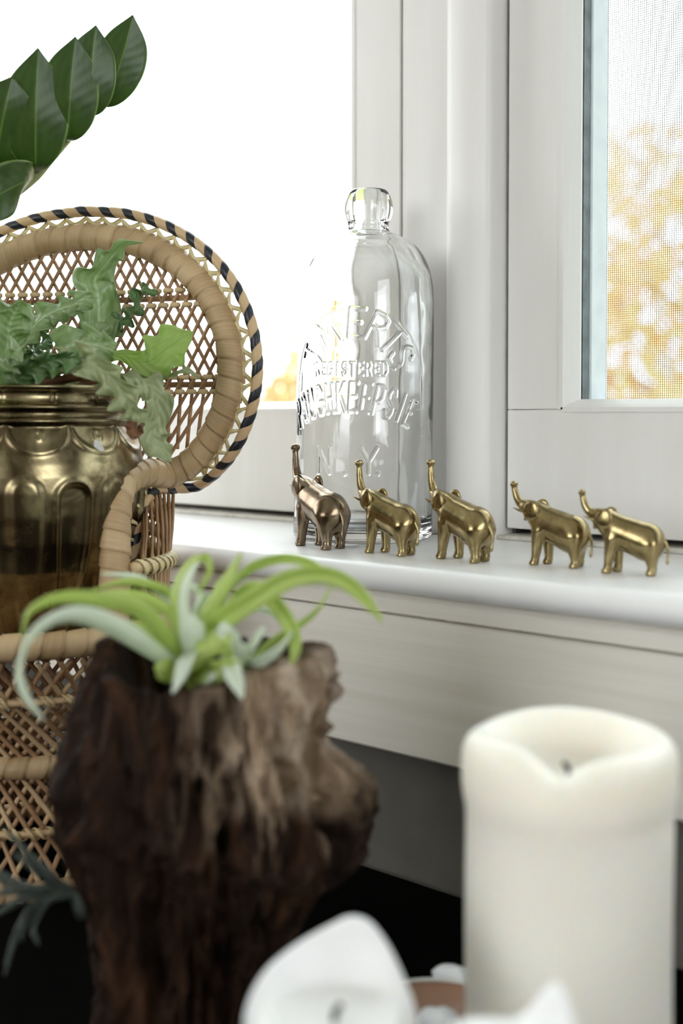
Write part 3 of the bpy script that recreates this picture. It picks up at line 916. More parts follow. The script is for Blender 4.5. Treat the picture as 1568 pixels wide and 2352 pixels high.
def melted(name, lat, dep, R, zfloor, rim, label, mat):
    """rim: list of (angle deg, z, outward lean) control points of the remaining wall"""
    c = pos(lat, dep, ZT)
    t = empty(name, c, label, 'candle')
    rim = sorted(rim)
    A = np.array([r[0] for r in rim], float)
    def prof(a, j):
        d = np.degrees(a) % 360
        A2 = np.r_[A - 360, A, A + 360]; Z = np.array([r[j] for r in rim]); Z2 = np.r_[Z, Z, Z]
        # smooth cyclic interpolation
        y = np.interp((d[:, None] + np.linspace(-11, 11, 9)[None]) , A2, Z2)
        return y.mean(1)
    zr = lambda a: prof(a, 1); ln = lambda a: prof(a, 2)
    rows = [lambda a: (.001, ZT + .0004), lambda a: (R - .002, ZT + .0004), lambda a: (R, ZT + .002)]
    for f in np.linspace(.08, .9, 10): rows.append(lambda a, f=f: (R + .0004 * np.sin(4 * a + f * 5), ZT + (zfloor - .004 - ZT) * f))
    th = .0036
    for f in np.linspace(0, 1, 9):
        rows.append(lambda a, f=f: (R + ln(a) * f ** 1.3 - th * .3 * f, zfloor - .004 + (zr(a) - th * .4 - zfloor + .004) * f))
    rows.append(lambda a: (R + ln(a) - th * .55, zr(a)))
    for f in np.linspace(1, 0, 9):
        rows.append(lambda a, f=f: (R + ln(a) * f ** 1.3 - th * (1 + .9 * (1 - f)), zfloor + (zr(a) - th * .4 - zfloor) * f ** 1.1))
    for q in (.72, .5, .25, .02): rows.append(lambda a, q=q: (R * q, zfloor - .002 * (1 - q)))
    ring_body('wax_body', rows, 120, c, mat, t)
    h = zfloor - ZT
    V, Fs, _ = tube(spline([c + [0, 0, h - .003], c + [.0004, .0003, h + .001], c + RT * .0025 + [0, 0, h + .0035]], 8), .0012, 8)
    mk('wick', V, Fs, M['wick'], t)
melted('melted_candle', -.0025, .405,   .0285, -.1075, [(0, -.088, .002), (17, -.0835, .003), (35, -.090, .003), (60, -.104, .002), (90, -.112, .001), (140, -.114, 0), (200, -.114, 0), (245, -.112, .002), (275, -.1085, .0035), (300, -.1005, .003), (325, -.0955, .002), (345, -.0915, .002)],
       'white melted candle with a tall curled wall of wax behind its wick', M['wax_white'])
melted('melted_candle', .0475, .352, .0235, -.1005, [(0, -.0925, .0), (15, -.0935, 0), (28, -.0905, .001), (44, -.0775, .0015), (60, -.0770, .0015), (76, -.088, .001), (95, -.096, 0), (180, -.097, 0), (250, -.0965, 0), (300, -.0935, 0), (335, -.0918, 0)],
       'white melted candle with one small rounded peak of wax in front of the pillar candle', M['wax_white'])

# dish and pebbles between the candles and the stump
def dish():
    c = pos(.046, .578, ZT)
    t = empty('shallow_dish', c, 'small shallow brown dish with a pale rim beside the pillar candle', 'dish')
    V, Fq = lathe([(.0005, .0004), (.022, .0004), (.028, .001), (.0385, .0085), (.0405, .0105), (.039, .0112), (.037, .0098), (.027, .0035), (.0005, .0028)], 48, c)
    mk('bowl', V, Fq, M['dish'], t)
    a = np.linspace(0, 2 * np.pi, 61)
    P = np.stack([c[0] + .0396 * np.cos(a), c[1] + .0396 * np.sin(a), np.full(61, c[2] + .0115)], 1)
    V, Fs, _ = tube(P, .0011, 8, (0, 0, 1), False)
    mk('rim', V, Fs, M['dish_rim'], t)
def pebble(p, r, seed, label):
    k, n = 20, 12
    th = np.linspace(.02, np.pi - .02, n); a = np.linspace(0, 2 * np.pi, k, endpoint=False)
    D = np.stack([np.sin(th)[:, None] * np.cos(a), np.sin(th)[:, None] * np.sin(a), np.cos(th)[:, None] + 0 * a], -1)
    q = 1 + .16 * fbm(D * 1.4, 2, seed)[..., None]
    V = D * q * np.array(r)
    V[..., 2] -= V[..., 2].min()
    o = mk('pebble', V.reshape(-1, 3), gfaces(n, k, cv=True), M['pebble'], None)
    o.location = Vector([float(x) for x in p])
    props(o, label, 'pebble')
dish()
pebble(pos(.0600, .627, ZT), (.0145, .010, .0068), 3, 'white pebble on the table behind the brown dish')
pebble(pos(.046, .565, ZT + .0042), (.012, .010, .0085), 5, 'white pebble lying in the middle of the brown dish')
pebble(pos(.0440, .546, ZT + .0058), (.0115, .0075, .0075), 7, 'white pebble lying at the inner edge of the brown dish')

# ------------------------------------------------------------------ wicker peacock-chair planter
CC = CAM + HZ * .825 + RT * -.205
CC[2] = ZT
YAW = rad(15)
CU = RT * math.cos(YAW) - HZ * math.sin(YAW)
CWv = -(HZ * math.cos(YAW) + RT * math.sin(YAW))
def ch(u, w, z):
    u, w, z = np.broadcast_arrays(np.asarray(u, float), np.asarray(w, float), np.asarray(z, float))
    return CC * [1, 1, 0] + u[..., None] * CU + w[..., None] * CWv + z[..., None] * ZV
def to_ch(P):
    v = np.asarray(P) - CC * [1, 1, 0]
    return np.stack([v @ CU, v @ CWv, v[..., 2]], -1)
def mir(Q):
    Q = np.array(Q); Q[:, 0] *= -1
    return Q
backw = lambda u: -.068 + 1.1 * np.asarray(u) ** 2
OZ = .127
def omega(a, b, arm_px, th_end):
    """half of the chair's omega-shaped frame in chair coordinates, from the crown down the right arm"""
    th = np.radians(np.linspace(90, th_end, 26))
    u, z = a * np.cos(th), OZ + b * np.sin(th)
    Q = np.stack([u, backw(u), z], 1)
    A = np.array([to_ch(at(*p)) for p in arm_px])
    K = np.vstack([Q[::3], A]) if len(Q[::3]) else A
    R = spline(K, 160)
    full = np.vstack([mir(R)[::-1], R[1:]])
    return np.array([ch(*q) for q in full])
def wrapped(name, P, r, turn, mat, parent, k=20, amp=.095, per=14):
    n = int(plen(P) / turn * per)
    P = resample(P, n)
    s = np.linspace(0, plen(P) / turn, n)
    a = np.linspace(0, 1, k + 1)
    fr_ = (s[:, None] + a[None] * .9) % 1.0
    jit = vnoise(np.stack([np.floor(s[:, None] + a[None] * .9), 0 * fr_, 0 * fr_], -1) * 3.7 + .5, 4)
    rr = r * (1 + amp * (fr_ - .5) + .03 * jit - .06 * sstep(.12, .0, fr_))
    V, Fs, uv = tube(P, rr, k)
    uv[:, 0] /= turn
    return mk(name, V, Fs, mat, parent, True, uv)
def strip(P, w, t, hint, sub=None):
    """flat cane of width w, thickness t along P; hint = direction of the flat side's normal"""
    P = np.asarray(P, float)
    T = norm(np.gradient(P, axis=0))
    h = np.asarray(hint, float)
    h = np.broadcast_to(h, P.shape)
    Nn = norm(h - T * np.sum(h * T, 1, keepdims=True)); B = np.cross(T, Nn)
    w = np.broadcast_to(w, (len(P),))[:, None]
    pts = [B * w * .5 - Nn * t * .2, B * w * .32 + Nn * t * .5, -B * w * .32 + Nn * t * .5, -B * w * .5 - Nn * t * .2, -Nn * t * .5]
    V = np.stack([P + q for q in pts], 1)
    n = len(P)
    Fs = [tuple(f) for f in gfaces(n, 5, cv=True)] + [tuple(range(5))[::-1], tuple(range(5 * (n - 1), 5 * n))]
    s = np.r_[0, np.cumsum(np.linalg.norm(np.diff(P, axis=0), axis=1))]
    uv = np.stack(np.broadcast_arrays(s[:, None], np.linspace(0, 1, 5)[None]), -1).reshape(-1, 2)
    return V.reshape(-1, 3), Fs, uv

def helix_tape(P, r, pitch, phase, frac, name, mat, parent):
    n = int(plen(P) / pitch * 14)
    P = resample(P, n)
    T, Nn, B = frames(P)
    s = np.linspace(0, plen(P) / pitch, n)
    V, kk = [], 5
    for j in range(kk):
        o = (j / (kk - 1) - .5) * frac
        ang = 2 * np.pi * (s + phase)
        Pj = np.stack([np.interp(s + o, s, P[:, c]) for c in range(3)], 1)
        rr = r * (1.0 + .10 * (1 - (2 * j / (kk - 1) - 1) ** 2))
        V.append(Pj + rr * (np.cos(ang)[:, None] * Nn + np.sin(ang)[:, None] * B))
    V = np.stack(V, 1)
    uv = np.stack(np.broadcast_arrays((s * pitch)[:, None], np.linspace(0, 1, kk)[None]), -1).reshape(-1, 2)
    o = mk(name, V.reshape(-1, 3), gfaces(n, kk), mat, parent, True, uv)
    return o

def chair():
    t = empty('wicker_chair_planter', CC, 'miniature wicker peacock chair with black striped edging used as a plant stand', 'chair')
    ring = omega(.1195, .0965, [(388, 1090, .858), (335, 1086, .835), (287, 1108, .805), (268, 1165, .79), (264, 1300, .782), (262, 1420, .777), (262, 1500, .772)], -46)
    RR = .0098
    fr_ = wrapped('wrapped_frame', ring, RR, .0125, M['wrap'], t)
    rope = omega(.1405, .1150, [(462, 1112, .868), (402, 1122, .864), (356, 1124, .848), (331, 1156, .835), (319, 1205, .828), (305, 1262, .822), (296, 1318, .818), (290, 1420, .81)], -38)
    core = resample(rope, 500)
    V, Fs, uv = tube(core, .0034, 10)
    rp = mk('edge_rope', V, Fs, M['tan'], t, True, uv)
    helix_tape(rope, .0036, .0185, 0, .56, 'tan_tape', M['tan'], rp)
    helix_tape(rope, .0037, .0185, .5, .44, 'black_tape', M['navy'], rp)
    # pale lacing zigzagging between frame and rope
    L = resample(ring, 2000); Rp = resample(rope, 2000)
    n = 64
    T = norm(np.gradient(L, axis=0))
    for i in range(n):
        k = int(2000 * (i + .5) / n)
        kn = int(min(1999, 2000 * (i + 1.5) / n))
        a = L[k]
        j = np.argmin(np.linalg.norm(Rp - L[min(1999, k + 18)], axis=1))
        j2 = np.argmin(np.linalg.norm(Rp - L[kn], axis=1))
        out = norm(Rp[j] - L[min(1999, k + 18)])
        p0 = a + out * RR * .92
        p1 = Rp[j] - out * .0036
        out2 = norm(Rp[j2] - L[kn])
        p2 = L[kn] + out2 * RR * .95
        if i % 1 == 0:
            nrm = np.cross(out, T[k])
            tw = norm(nrm) * .002
            V, Fs, uv = strip(spline([p0 - T[k] * .006, p0 + (p1 - p0) * .12, p1 * .8 + p0 * .2 + tw, p1, p1 * .75 + p2 * .25 - tw, p2 * .9 + p1 * .1, p2 + T[kn] * .006], 16), np.r_[.0040, .0044, np.full(5, .0034), np.full(4, .0024), np.full(5, .0034)], .0008, nrm)
            mk('lacing', V, Fs, M['lace'], t, True, uv)
    # back lattice: two families of canes fanning out from the seat back
    zb, z0 = -.052, -.004
    ai, bi = .1195 - .003, .0965 - .003
    ribs = (.177, .1155)
    kn_mesh = None
    fam = []
    sp_, sh = .0097, .036
    for sg in (1, -1):
        for i in range(-19, 20):
            u2 = sp_ * (i + (.0 if sg > 0 else .0))
            sl = sg * sh / (ribs[0] - ribs[1])
            z = np.linspace(z0, .225, 150)
            ub = (u2 - sl * (ribs[1] - z0)) * .47
            u = np.where(z >= ribs[1], u2 + sl * (z - ribs[1]), ub + (u2 - ub) * (z - z0) / (ribs[1] - z0))
            ins = np.where(z > OZ - bi * .62, (u / ai) ** 2 + ((z - OZ) / bi) ** 2 < 1, np.abs(u) < .064 + .25 * np.maximum(z - .03, 0))
            # longest run inside the frame
            best, cur = (0, 0), None
            for q in range(len(z) + 1):
                if q < len(z) and ins[q]:
                    cur = q if cur is None else cur
                elif cur is not None:
                    if q - cur > best[1] - best[0]: best = (cur, q)
                    cur = None
            if best[1] - best[0] < 12: continue
            u, z = u[best[0]:best[1]], z[best[0]:best[1]]
            w = backw(u) + sg * .0012
            if best[0] == 0:
                u = np.r_[u[0] * .95, u[0] * .98, u]; z = np.r_[zb, (zb + z0) / 2, z]
                w = np.r_[w[0] - .004, w[0] - .003, w]
            keep = np.unique(np.r_[np.linspace(0, len(u) - 1, 16).astype(int), np.argmin(np.abs(z - ribs[1]))])
            u, w, z = u[keep], w[keep], z[keep]
            V, Fs, uv = strip(ch(u, w, z), .0027, .0022, CWv)
            mk('cane', V, Fs, M['cane'], t, True, uv)
            fam.append((sg, u, w, z))
    for zr in ribs:
        uw = ai * math.sqrt(max(0, 1 - ((zr - OZ) / bi) ** 2))
        u = np.linspace(-uw - .003, uw + .003, 40)
        for dz in (0,):
            V, Fs, uv = tube(ch(u, backw(u) - .0028, zr), .0022, 8)
            mk('cross_cane', V, Fs, M['cane'], t, True, uv)
        for sg, uu, ww, zz in fam:
            zq = zr + .0052 * sg
            if zz.max() < zq or zz.min() > zq: continue
            uq = np.interp(zq, zz, uu)
            if abs(uq) > uw: continue
            if kn_mesh is None:
                a = np.linspace(0, 2 * np.pi, 11)
                V, Fs, uv = tube(np.stack([.0030 * np.cos(a), .0022 * np.sin(a), 0 * a], 1), .0012, 6, (0, 0, 1), False)
                V[:, 2] *= 1.5
                kn_mesh = mk('cane_binding', V, Fs, M['knot'], t, True, local=True)
                ob = kn_mesh
            else:
                ob = inst(kn_mesh, t)
            p = ch(uq, float(backw(uq)), zq) - origin(t)
            ob.location = Vector([float(v) for v in p])
            ob.rotation_euler = (0, 0, math.atan2(CU[1], CU[0]))
    # side fans between the arms and the binding ring at the seat back
    for s in (1, -1):
        top = np.array([to_ch(at(*p)) for p in [(398, 1126, .864), (376, 1126, .856), (356, 1128, .848), (336, 1150, .838), (326, 1185, .832)]])
        tops = spline(top, 9)
        for fam_ in (0, 1):
            for i in range(9):
                f = i / 8
                g = np.clip(f + (.22 if fam_ else -.22), 0, 1)
                ps = rad(58 + 48 * g)
                b = np.array([.0885 * math.sin(ps), -.080 * math.cos(ps), z0])
                e = np.array([.0860 * math.sin(ps - .06), -.078 * math.cos(ps - .06), zb])
                K = np.array([tops[i], tops[i] * .5 + b * .5 + [.001 * fam_, 0, 0], b, e])
                K[:, 0] *= s
                V, Fs, uv = strip(ch(*resample(K, 14).T), .0030, .0020, norm(ch(s * 1.0, -.3, 0) - ch(0, 0, 0)))
                mk('cane', V, Fs, M['cane'] if fam_ else M['tan'], t, True, uv)
    # binding ring with chunky braid
    ps = np.radians(np.linspace(-112, 112, 80))
    rg = ch(.089 * np.sin(ps), -.079 * np.cos(ps), np.full(80, z0))
    V, Fs, uv = tube(rg, .0042, 10); br = mk('seat_braid', V, Fs, M['knot'], t, True, uv)
    helix_tape(rg, .0052, .0078, 0, .62, 'braid_tape', M['lace'], br)
    # seat ring, seat disc
    a = np.linspace(0, 2 * np.pi, 181)
    zs = -.0535
    sr = ch(.088 * np.sin(a), .098 * np.cos(a), np.full(181, zs + .008))
    wrapped('seat_rim', sr, .0083, .013, M['wrap'], t, amp=.10)
    V = [ch(.088 * q * np.sin(a[:-1]), .098 * q * np.cos(a[:-1]), np.full(180, zs + .0035)) for q in (.97, .7, .4, .1, .002)]
    V += [ch(.088 * q * np.sin(a[:-1]), .098 * q * np.cos(a[:-1]), np.full(180, zs - .0015)) for q in (.002, .5, .97)]
    mk('seat', np.array(V).reshape(-1, 3), gfaces(8, 180, cu=True, cv=True), M['cane'], t, True)
    # hourglass skirt
    prof = [(1.0, zs - .004), (.62, -.1255), (.60, -.134), (.88, ZT + .006)]
    for sg in (1, -1):
        for i in range(40):
            f0 = 2 * np.pi * (i + (.25 if sg > 0 else -.25)) / 40
            tw = rad(46) * sg
            def pt(f, q, z): return np.array([.088 * q * math.sin(f), .094 * q * math.cos(f), z])
            K = np.array([pt(f0, .98, zs - .003), pt(f0 + tw, .61 + .012 * sg, -.126), pt(f0 + tw * 1.08, .61 + .012 * sg, -.133), pt(f0 + tw * 2, .86, ZT + .006)])
            P = resample(K, 26)
            nr = norm(ch(*(P * [1, 1, 0]).T) - ch(0, 0, 0))
            V, Fs, uv = strip(ch(*P.T), .0034, .002, nr)
            mk('cane', V, Fs, M['cane'] if i % 3 else M['tan'], t, True, uv)
    def hoop(name, q, z, r, mat, turn=None):
        P = ch(.088 * q * np.sin(a), .094 * q * np.cos(a), np.full(181, z))
        if turn: return wrapped(name, P, r, turn, mat, t, 14, .10)
        V, Fs, uv = tube(P, r, 8); return mk(name, V, Fs, mat, t, True, uv)
    hoop('waist_band', .635, -.1295, .0072, M['wrap'], .012)
    hoop('base_rim', .885, ZT + .0065, .0064, M['wrap'], .012)
    for q, z in ((.855, -.0835), (.765, -.168)):
        h = hoop('hoop', q, z, .0022, M['tan'])
        P = ch(.088 * q * np.sin(a), .094 * q * np.cos(a), np.full(181, z))
        helix_tape(P, .0036, .0135, 0, .18, 'hoop_binding', M['knot'], h)
        helix_tape(P[::-1], .0036, .0135, 0, .18, 'hoop_binding', M['knot'], h)
    return t
chair()

# ------------------------------------------------------------------ brass pot
PC = CAM + HZ * .825 + RT * -.2125
PC[2] = -.0495
def brass_pot():
    t = empty('brass_planter', PC, 'round aged brass pot with embossed lobes standing on the wicker chair seat', 'pot')
    S_ = 3394.0
    pr = [(0, 1440), (120, 1440), (160, 1439), (170, 1434), (176, 1425), (190, 1400), (214, 1350), (238, 1290), (253, 1230), (262, 1170), (266, 1120), (266, 1085), (262, 1060), (254, 1030), (244, 1005), (236, 988), (231, 980), (234, 974), (238, 969), (236, 963),
          (229, 958), (227, 950), (231, 944), (234, 938), (231, 932), (223, 926), (220, 915), (222, 905), (228, 899), (231, 894), (229, 890), (221, 890), (214, 896), (211, 910), (214, 935), (220, 975), (244, 1030), (254, 1085), (252, 1150), (240, 1250), (205, 1350), (165, 1415), (60, 1425), (0, 1425)]
    pr = np.array(pr, float)
    out = []
    for i in range(len(pr) - 1):
        n = 3 if i < 3 or i > 29 else max(2, int(np.linalg.norm(pr[i + 1] - pr[i]) / 4.5))
        out.append(pr[i] + (pr[i + 1] - pr[i]) * np.linspace(0, 1, n, endpoint=False)[:, None])
    n_out = sum(len(x) for x in out[:29])
    Pf = np.vstack(out + [pr[-1:]])
    k = 480
    ph = np.linspace(-np.pi, np.pi, k, endpoint=False)
    y = Pf[:, 1:2] + 0 * ph; f = ph[None] + 0 * Pf[:, :1]
    D = np.zeros(y.shape)
    # gadroons: sunk round-topped lobes alternating with raised ones
    per = 2 * np.pi / 8
    def lobe(c, hw, ytop):
        x = (np.angle(np.exp(1j * 8 * (f - c))) / 8) * 262
        taper = 1 - .32 * sstep(1200, 1440, y)
        yy = np.maximum(ytop + hw - y, 0)
        return np.hypot(x / taper, yy) - hw
    d1 = lobe(rad(-9), 33, 1102)
    D += -6.5 * sstep(3, -7, d1) + 5.0 * np.exp(-((d1 - 7) / 6.5) ** 2)
    d2 = lobe(rad(-9) + per / 2, 42, 1078)
    D += 8.0 * sstep(2, -22, d2)
    body = sstep(1040, 1080, y) * sstep(1436, 1425, y)
    D = D * body
    # scallops and bosses under the neck
    x = np.angle(np.exp(1j * 11 * (f - rad(19.6)))) / 11 * 245
    e = np.hypot(x / 66, (y - 978) / 56) - 1
    sc = np.exp(-(e / .09) ** 2) * (y > 977) * 4.2 - 1.6 * sstep(0, -.3, e)
    bs = np.hypot(x, (y - 998)) - 9
    sc += 3.2 * np.exp(-(bs / 3.2) ** 2)
    D += sc * sstep(974, 982, y) * sstep(1066, 1050, y)
    # short vertical notches in the collar
    x = np.angle(np.exp(1j * 13 * (f - rad(1)))) / 13 * 225
    D += -3 * np.exp(-(x / 3) ** 2) * sstep(903, 908, y) * sstep(933, 927, y)
    D[n_out:] = 0
    r = (Pf[:, :1] + D + 1.2 * fbm(np.stack([np.cos(f) * 1.5, np.sin(f) * 1.5, y / 150], -1), 2, 3) * (Pf[:, :1] > 100)) / S_
    z = (1440 - y) / S_ + .0006
    X = r[..., None] * (np.sin(f)[..., None] * RT - np.cos(f)[..., None] * HZ) + z[..., None] * ZV + PC
    mk('vessel', X.reshape(-1, 3), gfaces(len(Pf), k, cv=True), M['brass_pot'], t)
    a = np.linspace(0, 2 * np.pi, 48, endpoint=False)
    V = [PC + [0, 0, .134] + (q * .0615) * (np.cos(a)[:, None] * RT + np.sin(a)[:, None] * HZ) + ZV * (.012 * (1 - q) + .003 * np.sin(5 * a + q * 9))[:, None] for q in (1, .7, .4, .1, .01)]
    V += [PC + [0, 0, .122] + (q * .0615) * (np.cos(a)[:, None] * RT + np.sin(a)[:, None] * HZ) for q in (.01, 1)]
    s = mk('soil', np.array(V).reshape(-1, 3), gfaces(7, 48, cu=True, cv=True), M['soil'], t)
brass_pot()

# ------------------------------------------------------------------ leaves
def leaf(P, W, nu=40, nv=10, side=None, fold=0.0, ruf=0.0, freq=9.0, seed=0, curl=0.0, thick=.0005, lob=0.0):
    """P midrib points, W half-widths along it, side = rough direction across the leaf"""
    C = spline(P, nu); w = np.maximum(np.interp(np.linspace(0, 1, nu), np.linspace(0, 1, len(W)), W), 1e-5)
    if len(W) > 2: w = np.maximum(spline(np.array(W, float)[:, None], nu)[:, 0], 2e-4)
    T = norm(np.gradient(C, axis=0))
    sd = RT if side is None else np.asarray(side, float)
    if np.ndim(sd) == 2: sd = spline(sd, nu)
    B = norm(sd - T * np.sum(sd * T, 1, keepdims=True)); Nn = np.cross(T, B)
    v = np.linspace(-1, 1, nv * 2 + 1)
    s = np.linspace(0, 1, nu)
    rng = np.random.default_rng(seed)
    p1, p2 = rng.uniform(0, 6.28, 2)
    av = np.abs(v)[None]
    sgn = np.sign(v)[None]
    ph = np.where(v < 0, p1, p2)[None]
    jitter = .6 * vnoise(np.stack([s * freq * 1.3 + seed, 0 * s, 0 * s], -1), seed)[:, None]
    wave = np.sin(s[:, None] * freq * 6.283 + ph + jitter * 3)
    env = np.minimum(1, w / max(w.max(), 1e-6) * 1.4)[:, None]
    ww = w[:, None] * (1 + lob * wave * av)
    X = C[:, None] + B[:, None] * (v[None] * ww * math.cos(fold))[..., None]
    off = av * w[:, None] * math.sin(fold) + ruf * env * wave * av ** 2.0 + curl * w[:, None] * av ** 2
    X = X + Nn[:, None] * off[..., None]
    uv = np.stack(np.broadcast_arrays(s[:, None], v[None]), -1)
    n, m = X.shape[:2]
    G = np.cross(np.gradient(X, axis=0), np.gradient(X, axis=1)); G = norm(G)
    top = X + G * thick * .5; bot = X - G * thick * .5
    V = np.concatenate([top.reshape(-1, 3), bot.reshape(-1, 3)])
    Fq = gfaces(n, m)
    F2 = Fq[:, ::-1] + n * m
    e = np.r_[np.arange(m), np.arange(2 * m - 1, n * m, m), np.arange(n * m - 2, (n - 1) * m - 1, -1), np.arange((n - 2) * m, 0, -m)]
    e2 = np.roll(e, -1)
    F3 = np.stack([e2, e, e + n * m, e2 + n * m], 1)
    return V, np.vstack([Fq, F2, F3]), np.concatenate([uv.reshape(-1, 2)] * 2)
def px_leaf(name, pts, W, scale_d, mat, parent, **kw):
    """pts in (photo px, py, depth), half-widths in photo pixels"""
    P = np.array([at(*p) for p in pts])
    if 'side' in kw and kw['side'] is not None and np.ndim(kw['side']) == 1 and len(kw['side']) == 3:
        a, b, c = kw['side']; kw['side'] = RT * a + UP * b + FW * c
    V, Fq, uv = leaf(P, [w * scale_d / F_PX for w in W], **kw)
    return mk(name, V, Fq, mat, parent, True, uv)

# crisp-leaved fern in the brass pot
def fern():
    root = PC + [0, 0, .136]
    t = empty('potted_fern', root, 'crinkled green fern with wavy strap leaves growing in the brass pot', 'plant')
    d = .825
    L = [  # points, half widths, material, options
     ([(140, 895, .83), (185, 850, .84), (220, 780, .845), (227, 716, .848), (224, 669, .848), (219, 640, .846), (246, 604, .842), (276, 570, .838), (328, 557, .834)], [14, 26, 44, 50, 46, 44, 30, 22, 2], 'fern', dict(ruf=.0075, freq=5.2, lob=.10, side=(1, .2, .3), nu=80, curl=.1)),
     ([(170, 890, .81), (225, 840, .80), (275, 815, .80), (323, 832, .80), (352, 826, .80), (385, 800, .80), (412, 780, .80), (444, 762, .80)], [8, 10, 14, 26, 54, 58, 40, 1], 'fern_light', dict(ruf=.004, freq=5, lob=.05, side=(.45, .85, .2), nu=70)),
     ([(100, 885, .79), (150, 835, .775), (190, 826, .765), (223, 840, .755), (262, 873, .75), (292, 914, .748), (312, 952, .75), (312, 985, .752)], [16, 26, 34, 36, 36, 36, 30, 8], 'fern_pale', dict(ruf=.0065, freq=6.0, lob=.06, side=(.75, .55, -.5), nu=80, fold=.35)),
     ([(240, 880, .80), (300, 868, .79), (337, 882, .785), (361, 914, .782), (364, 958, .78), (352, 1000, .78), (370, 1034, .78), (392, 1060, .78)], [10, 24, 32, 30, 28, 34, 26, 3], 'fern_pale', dict(ruf=.0055, freq=5, lob=.08, side=(.9, .2, .4), nu=70)),
     ([(90, 885, .80), (125, 830, .79), (161, 795, .785), (205, 790, .78), (262, 806, .775)], [14, 30, 38, 36, 20], 'fern', dict(ruf=.008, freq=4.2, lob=.10, side=(.1, 1, .2), nu=70)),
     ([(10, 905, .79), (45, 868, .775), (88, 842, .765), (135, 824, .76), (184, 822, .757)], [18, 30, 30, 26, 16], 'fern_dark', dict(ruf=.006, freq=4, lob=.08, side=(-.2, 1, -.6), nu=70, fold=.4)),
     ([(30, 890, .80), (18, 800, .79), (22, 750, .785), (35, 715, .78), (48, 690, .775)], [16, 36, 46, 42, 8], 'fern', dict(ruf=.007, freq=3.6, lob=.08, side=(1, 0, .4), nu=60)),
     ([(60, 885, .82), (45, 800, .82), (82, 745, .82), (123, 716, .815), (164, 702, .81), (191, 688, .805), (220, 690, .80)], [10, 24, 32, 26, 22, 26, 8], 'fern', dict(ruf=.006, freq=6.5, lob=.08, side=(-.3, .9, .3), nu=80)),
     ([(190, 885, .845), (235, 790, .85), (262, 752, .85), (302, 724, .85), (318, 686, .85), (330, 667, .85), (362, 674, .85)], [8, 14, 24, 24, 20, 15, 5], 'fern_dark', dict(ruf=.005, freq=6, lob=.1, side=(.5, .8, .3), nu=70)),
     ([(20, 905, .775), (-10, 868, .76), (0, 830, .75), (22, 812, .747), (52, 798, .745)], [18, 44, 50, 44, 10], 'fern', dict(ruf=.008, freq=3.4, lob=.06, side=(.8, .6, .3), nu=60)),
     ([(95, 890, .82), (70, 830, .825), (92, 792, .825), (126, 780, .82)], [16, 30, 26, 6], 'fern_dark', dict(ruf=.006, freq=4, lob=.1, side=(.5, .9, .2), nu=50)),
     ([(215, 885, .815), (290, 872, .81), (335, 862, .805), (366, 858, .80), (372, 885, .80)], [10, 22, 30, 26, 5], 'fern_pale', dict(ruf=.004, freq=4, lob=.08, side=(.3, .9, .3), nu=50)),
     ([(70, 890, .83), (35, 800, .84), (70, 748, .845), (128, 722, .845), (176, 718, .845)], [10, 28, 34, 28, 6], 'fern', dict(ruf=.006, freq=6, lob=.08, side=(.4, .9, .2), nu=60)),
     ([(180, 890, .82), (205, 820, .825), (215, 780, .83), (255, 745, .83)], [12, 36, 36, 6], 'fern', dict(ruf=.006, freq=4, lob=.08, side=(1, .3, .2), nu=50)),
     ([(-40, 905, .80), (-90, 830, .80), (-70, 760, .80), (-40, 700, .80)], [16, 40, 44, 6], 'fern', dict(ruf=.006, freq=4, lob=.08, side=(1, .3, .2), nu=50)),
     ([(330, 868, .80), (395, 862, .795), (425, 850, .79), (458, 866, .79)], [3, 5, 8, 2], 'fern_pale', dict(ruf=.001, freq=3, side=(.2, .9, .2), nu=40)),
    ]
    for i, (p, w, m, kw) in enumerate(L):
        px_leaf('frond', p, w, d, M[m], t, seed=i + 2, **kw)
    # dry tip and old stalks
    px_leaf('dry_tip', [(312, 968, .749), (308, 990, .7485), (303, 1008, .749)], [20, 20, 6], .75, M['brown_leaf'], t, ruf=.004, freq=2, nu=24, seed=5)
    for a, b, c in (((40, 905, .80), (100, 880, .785), (205, 858, .785)), ((90, 905, .80), (150, 872, .79), (215, 868, .785)), ((160, 905, .80), (200, 878, .79), (232, 872, .79)), ((20, 915, .80), (60, 885, .79), (120, 868, .785))):
        V, Fs, _ = tube(spline([at(*a), at(*b), at(*c)], 12), np.linspace(.0035, .002, 12), 8)
        mk('dry_stalk', V, Fs, M['brown_leaf'], t)
fern()

